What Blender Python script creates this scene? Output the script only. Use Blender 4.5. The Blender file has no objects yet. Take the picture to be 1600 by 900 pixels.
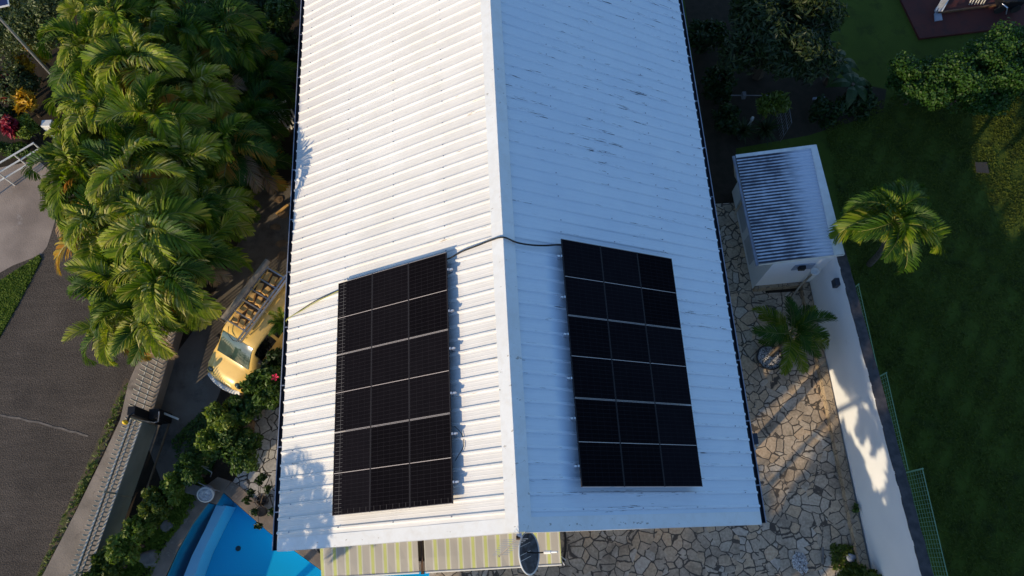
import bpy, math, random
import numpy as np
from mathutils import Vector, Matrix, Euler
random.seed(7); rng = np.random.default_rng(7)
R = math.radians
sc = bpy.context.scene
COL = sc.collection

# ------------------------------------------------------------------ camera
CAM = Vector((0.0579, -0.6108, 23.2303)); ROT = (0.349583, 0.014331, -0.053213); FPX = 1179.19
cd = bpy.data.cameras.new('camera'); cam = bpy.data.objects.new('camera', cd); COL.objects.link(cam)
cam.location = CAM; cam.rotation_euler = ROT
cd.sensor_width = 36; cd.lens = FPX * 36 / 1600; cd.clip_end = 2000; cd.clip_start = 0.1
sc.camera = cam
CM = Euler(ROT).to_matrix()

# ------------------------------------------------------------------ light
SUN_EL, SUN_AZ = 17.5, 41.0            # sunlight travels towards +x, +y
w = bpy.data.worlds.new('World'); sc.world = w; w.use_nodes = True
wn = w.node_tree; bg = wn.nodes['Background']; bg.inputs[1].default_value = 0.15
sky = wn.nodes.new('ShaderNodeTexSky'); sky.sky_type = 'NISHITA'; sky.sun_disc = False
sky.sun_elevation = R(SUN_EL); sky.sun_rotation = R(270 - SUN_AZ); sky.air_density = 1.0; sky.dust_density = 0.3; sky.ozone_density = 4.0
wn.links.new(sky.outputs[0], bg.inputs[0])
sd = bpy.data.lights.new('sun', 'SUN'); sd.energy = 3.35; sd.angle = R(0.5); sd.color = (1.0, 0.80, 0.53)
sun = bpy.data.objects.new('sun', sd); COL.objects.link(sun)
_d = Vector((math.cos(R(SUN_EL)) * math.cos(R(SUN_AZ)), math.cos(R(SUN_EL)) * math.sin(R(SUN_AZ)), -math.sin(R(SUN_EL))))
sun.rotation_euler = _d.to_track_quat('-Z', 'Y').to_euler()
sc.view_settings.view_transform = 'Standard'; sc.view_settings.look = 'None'
sc.view_settings.exposure = 0.48; sc.view_settings.gamma = 1.0; sc.view_settings.use_curve_mapping = False


def at(x, y, z=0.0):
    """photo pixel (1600x900) -> world point on the level z"""
    d = CM @ Vector(((x - 800) / FPX, -(y - 450) / FPX, -1.0))
    k = (z - CAM.z) / d.z
    return CAM + d * k

# ------------------------------------------------------------------ materials
def mat(name, c1, c2=None, scale=3.0, rough=0.6, spec=0.3, metal=0.0, bump=0.0, bscale=20.0, island=None, trans=0.0, detail=6, lo=.35, hi=.65, dirt=None, coat=0):
    m = bpy.data.materials.new(name); m.use_nodes = True
    nt = m.node_tree; N = nt.nodes; L = nt.links
    b = N['Principled BSDF']; b.inputs['Roughness'].default_value = rough
    b.inputs['Specular IOR Level'].default_value = spec; b.inputs['Metallic'].default_value = metal
    b.inputs['Coat Weight'].default_value = coat
    tc = N.new('ShaderNodeTexCoord')
    col = None
    if island:
        g = N.new('ShaderNodeNewGeometry'); r = N.new('ShaderNodeValToRGB')
        r.color_ramp.elements[0].color = (*island[0], 1); r.color_ramp.elements[1].color = (*island[-1], 1)
        for i, c in enumerate(island[1:-1]):
            e = r.color_ramp.elements.new((i + 1) / (len(island) - 1)); e.color = (*c, 1)
        L.new(g.outputs['Random Per Island'], r.inputs[0]); col = r.outputs[0]
    elif c2:
        n = N.new('ShaderNodeTexNoise'); n.inputs['Scale'].default_value = scale; n.inputs['Detail'].default_value = detail
        r = N.new('ShaderNodeValToRGB'); r.color_ramp.elements[0].position = lo; r.color_ramp.elements[1].position = hi
        r.color_ramp.elements[0].color = (*c1, 1); r.color_ramp.elements[1].color = (*c2, 1)
        L.new(tc.outputs['Object'], n.inputs[0]); L.new(n.outputs[0], r.inputs[0]); col = r.outputs[0]
    if dirt and col:
        n = N.new('ShaderNodeTexNoise'); n.inputs['Scale'].default_value = dirt[1]; n.inputs['Detail'].default_value = 10; n.inputs['Roughness'].default_value = .7
        r = N.new('ShaderNodeValToRGB'); r.color_ramp.elements[0].position = dirt[2]; r.color_ramp.elements[1].position = dirt[3]
        r.color_ramp.elements[0].color = (0, 0, 0, 1); r.color_ramp.elements[1].color = (1, 1, 1, 1)
        L.new(tc.outputs['Object'], n.inputs[0]); L.new(n.outputs[0], r.inputs[0])
        mx = N.new('ShaderNodeMixRGB'); mx.inputs[2].default_value = (*dirt[0], 1)
        L.new(r.outputs[0], mx.inputs[0]); L.new(col, mx.inputs[1]); col = mx.outputs[0]
    if col: L.new(col, b.inputs['Base Color'])
    else: b.inputs['Base Color'].default_value = (*c1, 1)
    if bump:
        n = N.new('ShaderNodeTexNoise'); n.inputs['Scale'].default_value = bscale; n.inputs['Detail'].default_value = 8
        bp = N.new('ShaderNodeBump'); bp.inputs['Strength'].default_value = bump; bp.inputs['Distance'].default_value = .02
        L.new(tc.outputs['Object'], n.inputs[0]); L.new(n.outputs[0], bp.inputs['Height']); L.new(bp.outputs[0], b.inputs['Normal'])
    if trans:
        t = N.new('ShaderNodeBsdfTranslucent'); ms = N.new('ShaderNodeMixShader'); ms.inputs[0].default_value = trans
        if col: 
            br = N.new('ShaderNodeMixRGB'); br.blend_type = 'MULTIPLY'; br.inputs[0].default_value = 1; br.inputs[2].default_value = (1.6, 1.7, .7, 1)
            L.new(col, br.inputs[1]); L.new(br.outputs[0], t.inputs[0])
        else: t.inputs[0].default_value = (*c1, 1)
        L.new(b.outputs[0], ms.inputs[1]); L.new(t.outputs[0], ms.inputs[2]); L.new(ms.outputs[0], N['Material Output'].inputs[0])
    return m


def stone_mat(name, sc_, cols, grout, gw=.05, bump=.5, zscale=1.0, stain=(.09, .075, .06)):
    """crazy paving: voronoi slabs with dark joints"""
    m = bpy.data.materials.new(name); m.use_nodes = True
    nt = m.node_tree; N = nt.nodes; L = nt.links; b = N['Principled BSDF']; b.inputs['Roughness'].default_value = .75; b.inputs['Specular IOR Level'].default_value = .25
    tc = N.new('ShaderNodeTexCoord')
    v = N.new('ShaderNodeTexVoronoi'); v.feature = 'DISTANCE_TO_EDGE'; v2 = N.new('ShaderNodeTexVoronoi'); v2.feature = 'F1'
    big = N.new('ShaderNodeTexVoronoi'); big.feature = 'F1'; big.inputs['Scale'].default_value = sc_ * .38
    nz = N.new('ShaderNodeTexNoise'); nz.inputs['Scale'].default_value = sc_ * 3.0; nz.inputs['Detail'].default_value = 3
    mo = N.new('ShaderNodeVectorMath'); mo.operation = 'MULTIPLY_ADD'; mo.inputs[1].default_value = (.05, .05, .05)
    L.new(tc.outputs['Object'], big.inputs[0]); L.new(tc.outputs['Object'], nz.inputs[0])
    # shift each large patch a little so that slab sizes and directions change from patch to patch
    mb = N.new('ShaderNodeVectorMath'); mb.operation = 'MULTIPLY_ADD'; mb.inputs[1].default_value = (.5, .5, 0)
    L.new(big.outputs['Color'], mb.inputs[0]); L.new(tc.outputs['Object'], mb.inputs[2])
    L.new(nz.outputs['Color'], mo.inputs[0]); L.new(mb.outputs[0], mo.inputs[2])
    for q in (v, v2):
        q.inputs['Scale'].default_value = sc_; q.inputs['Randomness'].default_value = 1.0; L.new(mo.outputs[0], q.inputs[0])
    r = N.new('ShaderNodeValToRGB'); r.color_ramp.elements[0].position = gw * .5; r.color_ramp.elements[1].position = gw
    L.new(v.outputs[0], r.inputs[0])
    sep = N.new('ShaderNodeSeparateColor'); L.new(v2.outputs['Color'], sep.inputs[0])
    cr = N.new('ShaderNodeValToRGB'); cr.color_ramp.elements[0].color = (*cols[0], 1); cr.color_ramp.elements[1].color = (*cols[-1], 1)
    for i, c in enumerate(cols[1:-1]):
        e = cr.color_ramp.elements.new((i + 1) / (len(cols) - 1)); e.color = (*c, 1)
    L.new(sep.outputs[0], cr.inputs[0])
    n2 = N.new('ShaderNodeTexNoise'); n2.inputs['Scale'].default_value = 1.1; n2.inputs['Detail'].default_value = 9; n2.inputs['Roughness'].default_value = .65
    L.new(tc.outputs['Object'], n2.inputs[0])
    r2 = N.new('ShaderNodeValToRGB'); r2.color_ramp.elements[0].position = .48; r2.color_ramp.elements[1].position = .72
    r2.color_ramp.elements[0].color = (0, 0, 0, 1); r2.color_ramp.elements[1].color = (.75, .75, .75, 1)
    L.new(n2.outputs[0], r2.inputs[0])
    mx = N.new('ShaderNodeMixRGB'); mx.inputs[2].default_value = (*stain, 1); L.new(r2.outputs[0], mx.inputs[0]); L.new(cr.outputs[0], mx.inputs[1])
    n3 = N.new('ShaderNodeTexNoise'); n3.inputs['Scale'].default_value = 14; n3.inputs['Detail'].default_value = 8
    L.new(tc.outputs['Object'], n3.inputs[0])
    ov = N.new('ShaderNodeMixRGB'); ov.blend_type = 'OVERLAY'; ov.inputs[0].default_value = .55; L.new(mx.outputs[0], ov.inputs[1]); L.new(n3.outputs[0], ov.inputs[2])
    m2 = N.new('ShaderNodeMixRGB'); m2.inputs[1].default_value = (*grout, 1); L.new(r.outputs[0], m2.inputs[0]); L.new(ov.outputs[0], m2.inputs[2])
    L.new(m2.outputs[0], b.inputs['Base Color'])
    bp = N.new('ShaderNodeBump'); bp.inputs['Strength'].default_value = bump; bp.inputs['Distance'].default_value = .015
    ad = N.new('ShaderNodeMath'); ad.operation = 'MULTIPLY_ADD'; ad.inputs[1].default_value = .35
    L.new(n3.outputs[0], ad.inputs[0]); L.new(r.outputs[0], ad.inputs[2]); L.new(ad.outputs[0], bp.inputs['Height']); L.new(bp.outputs[0], b.inputs['Normal'])
    return m


def roof_mat(name, c1, c2, chip, chip_lo, chip_hi, axis_s=(1.2, 14, 1.2), streak=(.62, .60, .55)):
    """painted sheet metal: dust patches, paint chips drawn out along the ribs"""
    m = bpy.data.materials.new(name); m.use_nodes = True
    nt = m.node_tree; N = nt.nodes; L = nt.links; b = N['Principled BSDF']; b.inputs['Roughness'].default_value = .5; b.inputs['Specular IOR Level'].default_value = .3
    tc = N.new('ShaderNodeTexCoord')
    n = N.new('ShaderNodeTexNoise'); n.inputs['Scale'].default_value = .8; n.inputs['Detail'].default_value = 9; n.inputs['Roughness'].default_value = .65
    r = N.new('ShaderNodeValToRGB'); r.color_ramp.elements[0].position = .4; r.color_ramp.elements[1].position = .68
    r.color_ramp.elements[0].color = (*c1, 1); r.color_ramp.elements[1].color = (*c2, 1)
    L.new(tc.outputs['Object'], n.inputs[0]); L.new(n.outputs[0], r.inputs[0])
    mp = N.new('ShaderNodeMapping'); mp.inputs['Scale'].default_value = axis_s; L.new(tc.outputs['Object'], mp.inputs[0])
    ns = N.new('ShaderNodeTexNoise'); ns.inputs['Scale'].default_value = 1.0; ns.inputs['Detail'].default_value = 8; ns.inputs['Roughness'].default_value = .7; L.new(mp.outputs[0], ns.inputs[0])
    rs = N.new('ShaderNodeValToRGB'); rs.color_ramp.elements[0].position = .45; rs.color_ramp.elements[1].position = .75
    rs.color_ramp.elements[0].color = (0, 0, 0, 1); rs.color_ramp.elements[1].color = (.6, .6, .6, 1); L.new(ns.outputs[0], rs.inputs[0])
    m1 = N.new('ShaderNodeMixRGB'); m1.inputs[2].default_value = (*streak, 1); L.new(rs.outputs[0], m1.inputs[0]); L.new(r.outputs[0], m1.inputs[1])
    # chips
    mp2 = N.new('ShaderNodeMapping'); mp2.inputs['Scale'].default_value = (axis_s[0] * 1.5, axis_s[1] * 2.6, axis_s[2] * 1.5); L.new(tc.outputs['Object'], mp2.inputs[0])
    nc = N.new('ShaderNodeTexNoise'); nc.inputs['Scale'].default_value = 1.3; nc.inputs['Detail'].default_value = 5; nc.inputs['Roughness'].default_value = .6; L.new(mp2.outputs[0], nc.inputs[0])
    nb = N.new('ShaderNodeTexNoise'); nb.inputs['Scale'].default_value = .45; nb.inputs['Detail'].default_value = 3; L.new(tc.outputs['Object'], nb.inputs[0])
    ad = N.new('ShaderNodeMath'); ad.operation = 'MULTIPLY_ADD'; ad.inputs[1].default_value = .35; L.new(nb.outputs[0], ad.inputs[0]); L.new(nc.outputs[0], ad.inputs[2])
    sy = N.new('ShaderNodeSeparateXYZ'); L.new(tc.outputs['Object'], sy.inputs[0])
    k1 = N.new('ShaderNodeMath'); k1.operation = 'MULTIPLY_ADD'; k1.inputs[1].default_value = 2 * math.pi / .3245; k1.inputs[2].default_value = -.4 * 2 * math.pi / .3245; L.new(sy.outputs[1], k1.inputs[0])
    k2 = N.new('ShaderNodeMath'); k2.operation = 'COSINE'; L.new(k1.outputs[0], k2.inputs[0])
    k3 = N.new('ShaderNodeMath'); k3.operation = 'MULTIPLY_ADD'; k3.inputs[1].default_value = .07; L.new(k2.outputs[0], k3.inputs[0]); L.new(ad.outputs[0], k3.inputs[2]); ad = k3
    rc = N.new('ShaderNodeValToRGB'); rc.color_ramp.elements[0].position = chip_lo; rc.color_ramp.elements[1].position = chip_hi
    L.new(ad.outputs[0], rc.inputs[0])
    m3 = N.new('ShaderNodeMixRGB'); m3.inputs[2].default_value = (*chip, 1); L.new(rc.outputs[0], m3.inputs[0]); L.new(m1.outputs[0], m3.inputs[1])
    L.new(m3.outputs[0], b.inputs['Base Color'])
    nf = N.new('ShaderNodeTexNoise'); nf.inputs['Scale'].default_value = 3; nf.inputs['Detail'].default_value = 5; L.new(tc.outputs['Object'], nf.inputs[0])
    bp = N.new('ShaderNodeBump'); bp.inputs['Strength'].default_value = .15; bp.inputs['Distance'].default_value = .02; L.new(nf.outputs[0], bp.inputs['Height']); L.new(bp.outputs[0], b.inputs['Normal'])
    return m


def shed_mat():
    m = bpy.data.materials.new('corrugated_worn'); m.use_nodes = True
    nt = m.node_tree; N = nt.nodes; L = nt.links; b = N['Principled BSDF']; b.inputs['Roughness'].default_value = .55
    tc = N.new('ShaderNodeTexCoord'); sp = N.new('ShaderNodeSeparateXYZ'); L.new(tc.outputs['Object'], sp.inputs[0])
    def mth(op, a, b_=None, c_=None):
        q = N.new('ShaderNodeMath'); q.operation = op
        for i, v in enumerate((a, b_, c_)):
            if v is None: continue
            if isinstance(v, (int, float)): q.inputs[i].default_value = v
            else: L.new(v, q.inputs[i])
        return q.outputs[0]
    # dirt sits in the troughs (sine below zero), heavier away from the upper edge
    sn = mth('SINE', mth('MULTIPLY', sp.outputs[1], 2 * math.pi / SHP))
    n = N.new('ShaderNodeTexNoise'); n.inputs['Scale'].default_value = 2.2; n.inputs['Detail'].default_value = 9; n.inputs['Roughness'].default_value = .7; L.new(tc.outputs['Object'], n.inputs[0])
    mp = N.new('ShaderNodeMapping'); mp.inputs['Scale'].default_value = (1.5, 22, 1); L.new(tc.outputs['Object'], mp.inputs[0])
    n2 = N.new('ShaderNodeTexNoise'); n2.inputs['Scale'].default_value = 1.0; n2.inputs['Detail'].default_value = 4; L.new(mp.outputs[0], n2.inputs[0])
    edge = mth('MULTIPLY_ADD', sp.outputs[0], -1.6, 14.85)          # 1 over most of the sheet, falling to 0 by the ridge strip
    edge = mth('MINIMUM', mth('MAXIMUM', mth('ADD', edge, mth('MULTIPLY', mth('SUBTRACT', n2.outputs[0], .5), 1.6)), 0.0), 1.0)
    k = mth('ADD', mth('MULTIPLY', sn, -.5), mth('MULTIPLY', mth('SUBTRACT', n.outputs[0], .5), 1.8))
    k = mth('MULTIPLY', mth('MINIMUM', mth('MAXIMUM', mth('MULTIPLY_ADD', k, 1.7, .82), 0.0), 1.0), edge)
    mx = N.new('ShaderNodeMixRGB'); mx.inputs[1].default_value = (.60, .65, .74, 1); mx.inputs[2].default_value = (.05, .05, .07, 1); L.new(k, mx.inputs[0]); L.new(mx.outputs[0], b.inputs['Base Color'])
    return m


def panel_mat(name, wires):  # wires: edges that get wiring glints painted into the colour
    m = bpy.data.materials.new(name); m.use_nodes = True
    nt = m.node_tree; N = nt.nodes; L = nt.links; b = N['Principled BSDF']
    b.inputs['Roughness'].default_value = .6; b.inputs['Specular IOR Level'].default_value = .0
    tc = N.new('ShaderNodeTexCoord'); sp = N.new('ShaderNodeSeparateXYZ'); L.new(tc.outputs['Object'], sp.inputs[0])
    def line(out, period, width, off=0.0):
        a = N.new('ShaderNodeMath'); a.operation = 'ADD'; a.inputs[1].default_value = 50 * period + off; L.new(out, a.inputs[0])
        f = N.new('ShaderNodeMath'); f.operation = 'PINGPONG'; f.inputs[1].default_value = period / 2; L.new(a.outputs[0], f.inputs[0])
        g = N.new('ShaderNodeMath'); g.operation = 'LESS_THAN'; g.inputs[1].default_value = width / 2; L.new(f.outputs[0], g.inputs[0])
        return g.outputs[0]
    def mx2(a, b_):
        q = N.new('ShaderNodeMath'); q.operation = 'MAXIMUM'; L.new(a, q.inputs[0]); L.new(b_, q.inputs[1]); return q.outputs[0]
    def mul(a, b_):
        q = N.new('ShaderNodeMath'); q.operation = 'MULTIPLY'; L.new(a, q.inputs[0]); L.new(b_, q.inputs[1]); return q.outputs[0]
    def cmp(out, val, eps):
        q = N.new('ShaderNodeMath'); q.operation = 'COMPARE'; q.inputs[1].default_value = val; q.inputs[2].default_value = eps; L.new(out, q.inputs[0]); return q.outputs[0]
    CY, CX = 1.86 / 20, 1.08 / 6
    grid = mx2(line(sp.outputs[1], CY, .006), line(sp.outputs[0], CX, .004))
    nz = N.new('ShaderNodeTexNoise'); nz.inputs['Scale'].default_value = 2.5; nz.inputs['Detail'].default_value = 8
    L.new(tc.outputs['Object'], nz.inputs[0])
    base = N.new('ShaderNodeMixRGB'); base.inputs[1].default_value = (.005, .0045, .006, 1); base.inputs[2].default_value = (.009, .008, .010, 1); L.new(nz.outputs[0], base.inputs[0])
    oi = N.new('ShaderNodeObjectInfo'); mr = N.new('ShaderNodeMapRange'); mr.inputs[3].default_value = .8; mr.inputs[4].default_value = 1.5; L.new(oi.outputs['Random'], mr.inputs[0])
    bm_ = N.new('ShaderNodeVectorMath'); bm_.operation = 'SCALE'; L.new(base.outputs[0], bm_.inputs[0]); L.new(mr.outputs[0], bm_.inputs['Scale']); base = bm_
    c = N.new('ShaderNodeMixRGB'); c.inputs[2].default_value = (.024, .022, .026, 1); L.new(grid, c.inputs[0]); L.new(base.outputs[0], c.inputs[1])
    last = c.outputs[0]
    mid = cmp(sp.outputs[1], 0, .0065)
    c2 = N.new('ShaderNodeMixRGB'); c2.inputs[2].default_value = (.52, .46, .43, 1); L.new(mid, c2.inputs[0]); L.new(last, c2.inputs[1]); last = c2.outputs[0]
    if wires in ('side', 'corner'):  # glints off the cell wiring, painted into the colour along one side
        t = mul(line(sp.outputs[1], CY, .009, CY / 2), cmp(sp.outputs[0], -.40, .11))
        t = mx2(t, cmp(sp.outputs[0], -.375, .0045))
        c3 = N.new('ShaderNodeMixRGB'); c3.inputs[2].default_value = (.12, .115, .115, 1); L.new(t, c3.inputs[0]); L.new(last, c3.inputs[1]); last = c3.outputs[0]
    if wires in ('bottom', 'corner'):  # front edge: reflections of the wiring as paler ticks in the colour
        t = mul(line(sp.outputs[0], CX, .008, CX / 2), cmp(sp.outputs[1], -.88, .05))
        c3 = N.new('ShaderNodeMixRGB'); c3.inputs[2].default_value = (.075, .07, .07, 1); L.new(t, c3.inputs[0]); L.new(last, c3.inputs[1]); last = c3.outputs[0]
    L.new(last, b.inputs['Base Color'])
    return m


SHP = .106
M = {}
M['roof_l'] = roof_mat('painted_sheet_sun_tint', (.78, .762, .735), (.71, .69, .66), (.35, .31, .26), .90, .93, streak=(.62, .60, .55))  # warm sunlight tinted into the paint of the white roof
M['roof_r'] = roof_mat('painted_sheet_shade_tint', (.70, .77, .84), (.65, .73, .82), (.07, .08, .10),   .868, .90, streak=(.60, .67, .76))  # same white roof, blue of the shade tinted into the paint
M['flash'] = roof_mat('flashing_paint', (.76, .78, .79), (.71, .72, .72), (.4, .38, .35), .87, .92, (4, 4, 4), streak=(.64, .62, .58))
M['gutter'] = mat('gutter_metal', (.03, .035, .05), rough=.5, spec=.4)
M['lip'] = mat('gutter_lip', (.35, .38, .45), (.22, .24, .3), rough=.4)
M['render'] = mat('house_render', (.72, .68, .6), (.62, .58, .5), 1.5, rough=.85, bump=.2)
M['dark'] = mat('dark_interior', (.03, .025, .02), rough=.9)
M['wood'] = mat('roof_timber', (.16, .09, .05), (.1, .06, .035), 5, rough=.7)
M['panel'] = panel_mat('cells', '')
M['panel_s'] = panel_mat('cells_side_glints', 'side')
M['panel_b'] = panel_mat('cells_bottom_glints', 'bottom')
M['panel_c'] = panel_mat('cells_corner_glints', 'corner')
M['pframe'] = mat('panel_frame', (.03, .028, .032), rough=.6, spec=.15)
M['pframe_end'] = mat('panel_frame_bright', (.36, .33, .32), rough=.45, spec=.3)
M['alu'] = mat('aluminium', (.62, .63, .66), (.5, .5, .53), 9, rough=.35, metal=.7)
M['black'] = mat('black_plastic', (.012, .012, .014), rough=.5)
M['white'] = mat('white_paint', (.78, .78, .76), (.66, .66, .63), 4, rough=.5)
M['concrete'] = mat('walk_concrete', (.34, .28, .225), (.24, .20, .16), 1.4, rough=.9, bump=.4, bscale=30, dirt=((.12, .1, .08), 2.2, .55, .75))
M['drive'] = mat('drive_concrete', (.18, .16, .135), (.13, .112, .092), 1.2, rough=.9, bump=.4, bscale=25, dirt=((.05, .045, .04), 1.0, .5, .7))
M['soil'] = mat('soil', (.045, .032, .022), (.03, .024, .015), 4, rough=1, bump=.6, bscale=15)
M['verge'] = mat('verge_soil', (.15, .11, .075), (.09, .07, .05), 3, rough=1, bump=.6, bscale=20, dirt=((.09, .11, .03), 1.6, .5, .62))
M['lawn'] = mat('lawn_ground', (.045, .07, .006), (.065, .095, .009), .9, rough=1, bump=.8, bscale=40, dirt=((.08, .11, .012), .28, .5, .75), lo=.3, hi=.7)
M['pave'] = stone_mat('crazy_paving', 3.1, [(.42, .34, .25), (.54, .44, .33), (.62, .46, .30), (.48, .39, .29), (.56, .47, .36), (.60, .53, .44)], (.10, .085, .07), gw=.055, stain=(.15, .12, .09))
M['pave_w'] = stone_mat('pale_paving', 2.9, [(.5, .48, .45), (.58, .56, .52), (.46, .44, .42)], (.06, .055, .05), gw=.05, stain=(.3, .28, .26))
M['clad'] = stone_mat('stone_cladding', 3.6, [(.33, .26, .18), (.42, .33, .23), (.27, .22, .17)], (.11, .09, .07), gw=.04, stain=(.2, .16, .11))
M['coping'] = mat('pool_coping', (.30, .24, .19), (.20, .165, .135), 3, rough=.8, bump=.3, dirt=((.42, .37, .31), 3, .58, .72))
M['wallw'] = mat('white_wall_render', (.78, .80, .82), (.72, .75, .78), .7, rough=.85, bump=.15, bscale=12, dirt=((.45, .46, .47), 1.3, .64, .85))
M['walltop'] = mat('weathered_coping', (.05, .047, .05), (.09, .08, .08), 6, rough=.95, bump=.4)
M['shedroof'] = shed_mat()
M['liner'] = mat('pool_liner', (.006, .54, .84), (.006, .51, .80), .6, rough=.5)
M['liner2'] = mat('pool_liner_pale', (.68, .82, .95), (.62, .78, .92), 1, rough=.5)
M['liner3'] = mat('pool_wall_teal', (.03, .30, .42), (.025, .24, .36), 1, rough=.5)
M['greenmesh'] = mat('green_coated_wire', (.20, .33, .20), rough=.5)
M['bark'] = mat('palm_bark', (.13, .105, .08), (.08, .065, .05), 8, rough=.9, bump=.4)
M['crownshaft'] = mat('crownshaft', (.16, .22, .06), (.10, .15, .04), 5, rough=.5)
M['frond'] = mat('frond_green', (0, 0, 0), island=[(.045, .095, .004), (.10, .17, .006), (.17, .235, .010), (.11, .17, .006), (.32, .31, .05)], rough=.5, spec=.25, trans=.36)
M['frond_dk'] = mat('frond_deep_green', (0, 0, 0), island=[(.022, .06, .005), (.04, .095, .007), (.07, .125, .010)], rough=.5, spec=.22, trans=.25)
M['frond_ye'] = mat('frond_ageing', (0, 0, 0), island=[(.42, .22, .02), (.30, .22, .03), (.50, .19, .03), (.20, .19, .02), (.44, .32, .06)], rough=.6, spec=.2, trans=.3)
M['frond_lime'] = mat('frond_light', (0, 0, 0), island=[(.18, .26, .010), (.26, .31, .02), (.38, .36, .07), (.13, .21, .008), (.52, .46, .18)], rough=.5, spec=.25, trans=.36)
M['frond_br'] = mat('frond_dead', (0, 0, 0), island=[(.22, .13, .06), (.3, .21, .13), (.15, .10, .05)], rough=.8, trans=.1)
M['rachis'] = mat('rachis', (.2, .2, .06), rough=.5)
M['seed'] = mat('dry_flower_stalks', (.52, .45, .4), (.4, .34, .3), 10, rough=.8)
def leafm(n, isl, **k): M[n] = mat(n, (0, 0, 0), island=isl, rough=k.get('rough', .5), spec=k.get('spec', .35), trans=k.get('trans', .25))
leafm('lf_green', [(.03, .07, .012), (.05, .10, .015), (.07, .13, .02), (.10, .16, .03)])
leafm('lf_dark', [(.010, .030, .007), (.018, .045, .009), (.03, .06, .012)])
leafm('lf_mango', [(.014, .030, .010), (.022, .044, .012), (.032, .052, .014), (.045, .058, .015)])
leafm('lf_olive', [(.06, .09, .03), (.09, .12, .04), (.12, .15, .06), (.05, .08, .02), (.17, .18, .09)])
leafm('lf_lime', [(.12, .19, .02), (.18, .25, .03), (.09, .15, .015), (.25, .28, .06)])
leafm('lf_yellow', [(.62, .36, .02), (.5, .28, .02), (.7, .45, .04), (.3, .3, .03)])
leafm('lf_red', [(.28, .012, .03), (.18, .01, .03), (.4, .03, .07)])
leafm('lf_vine', [(.016, .052, .006), (.025, .075, .008), (.035, .09, .010), (.05, .10, .012)])
leafm('lf_yg', [(.07, .11, .012), (.11, .14, .015), (.05, .09, .012)])
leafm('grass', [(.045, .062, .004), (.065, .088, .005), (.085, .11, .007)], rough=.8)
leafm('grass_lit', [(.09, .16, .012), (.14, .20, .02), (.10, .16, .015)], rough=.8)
def patchy(m, c, scale, lo, hi, amount):
    nt = m.node_tree; N = nt.nodes; L = nt.links; b = N['Principled BSDF']; src = b.inputs['Base Color'].links[0].from_socket
    tc = N.new('ShaderNodeTexCoord'); n = N.new('ShaderNodeTexNoise'); n.inputs['Scale'].default_value = scale; n.inputs['Detail'].default_value = 7; n.inputs['Roughness'].default_value = .65; L.new(tc.outputs['Object'], n.inputs[0])
    r = N.new('ShaderNodeValToRGB'); r.color_ramp.elements[0].position = lo; r.color_ramp.elements[1].position = hi; r.color_ramp.elements[0].color = (0, 0, 0, 1); r.color_ramp.elements[1].color = (amount, amount, amount, 1); L.new(n.outputs[0], r.inputs[0])
    mx = N.new('ShaderNodeMixRGB'); mx.inputs[2].default_value = (*c, 1); L.new(r.outputs[0], mx.inputs[0]); L.new(src, mx.inputs[1]); L.new(mx.outputs[0], b.inputs['Base Color'])
patchy(M['grass'], (.085, .125, .012), .45, .5, .75, .8); patchy(M['grass'], (.012, .02, .004), 1.6, .52, .7, .6); patchy(M['lawn'], (.016, .02, .004), 1.6, .52, .7, .6)
patchy(M['pave'], (.06, .07, .035), 1.7, .6, .78, .55)
M['stem'] = mat('stem', (.09, .065, .045), rough=.9)
M['van'] = mat('yellow_paint', (.88, .60, .18), (.84, .56, .16), 1.5, rough=.3, spec=.5, coat=.4, dirt=((.5, .33, .12), 3, .6, .8))
M['glass'] = mat('van_glass', (.05, .085, .07), (.02, .035, .03), 2.5, rough=.06, spec=.8)
M['glassdk'] = mat('dark_glass', (.008, .01, .01), rough=.05, spec=.6)
M['tyre'] = mat('tyre', (.02, .02, .02), rough=.9)
M['tube'] = mat('weathered_tube', (.46, .40, .32), (.30, .26, .21), 6, rough=.7)
M['cargo'] = mat('timber_cargo', (.85, .52, .18), (.62, .36, .12), 7, rough=.7)
M['rackdk'] = mat('rack_tray', (.12, .09, .06), rough=.8)
M['gateg'] = mat('gate_sheet', (.42, .41, .32), (.34, .33, .26), 2, rough=.6)
M['gateg2'] = mat('dull_wire', (.16, .16, .17), rough=.6)
M['picket'] = mat('picket_paint', (.66, .63, .55), (.5, .47, .4), 9, rough=.6)
M['yellow'] = mat('beacon_lens', (.85, .55, .03), rough=.3)
M['rock'] = mat('garden_rock', (.26, .24, .22), (.16, .15, .14), 4, rough=.95, bump=.6, bscale=8)
M['brownstone'] = mat('brown_stone', (.25, .17, .1), (.16, .11, .07), 6, rough=.9, bump=.4)
M['pebble'] = mat('white_gravel', (0, 0, 0), island=[(.55, .55, .55), (.7, .7, .7), (.35, .35, .36), (.22, .22, .23)], rough=.8)
M['brick'] = mat('red_tiles', (.10, .026, .02), (.07, .018, .016), 1, rough=.8, dirt=((.05, .02, .02), 4, .5, .7))
M['blueglass'] = mat('solar_lamp_cells', (.02, .03, .09), rough=.2, spec=.5)
M['hose'] = mat('green_yellow_wire', (.36, .36, .10), rough=.5)
M['pot'] = mat('dark_pot', (.05, .045, .04), rough=.7)
M['soft'] = mat('cushion', (.32, .30, .30), (.25, .23, .22), 5, rough=.9)
M['pink'] = mat('hibiscus', (.75, .03, .10), rough=.6)


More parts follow.
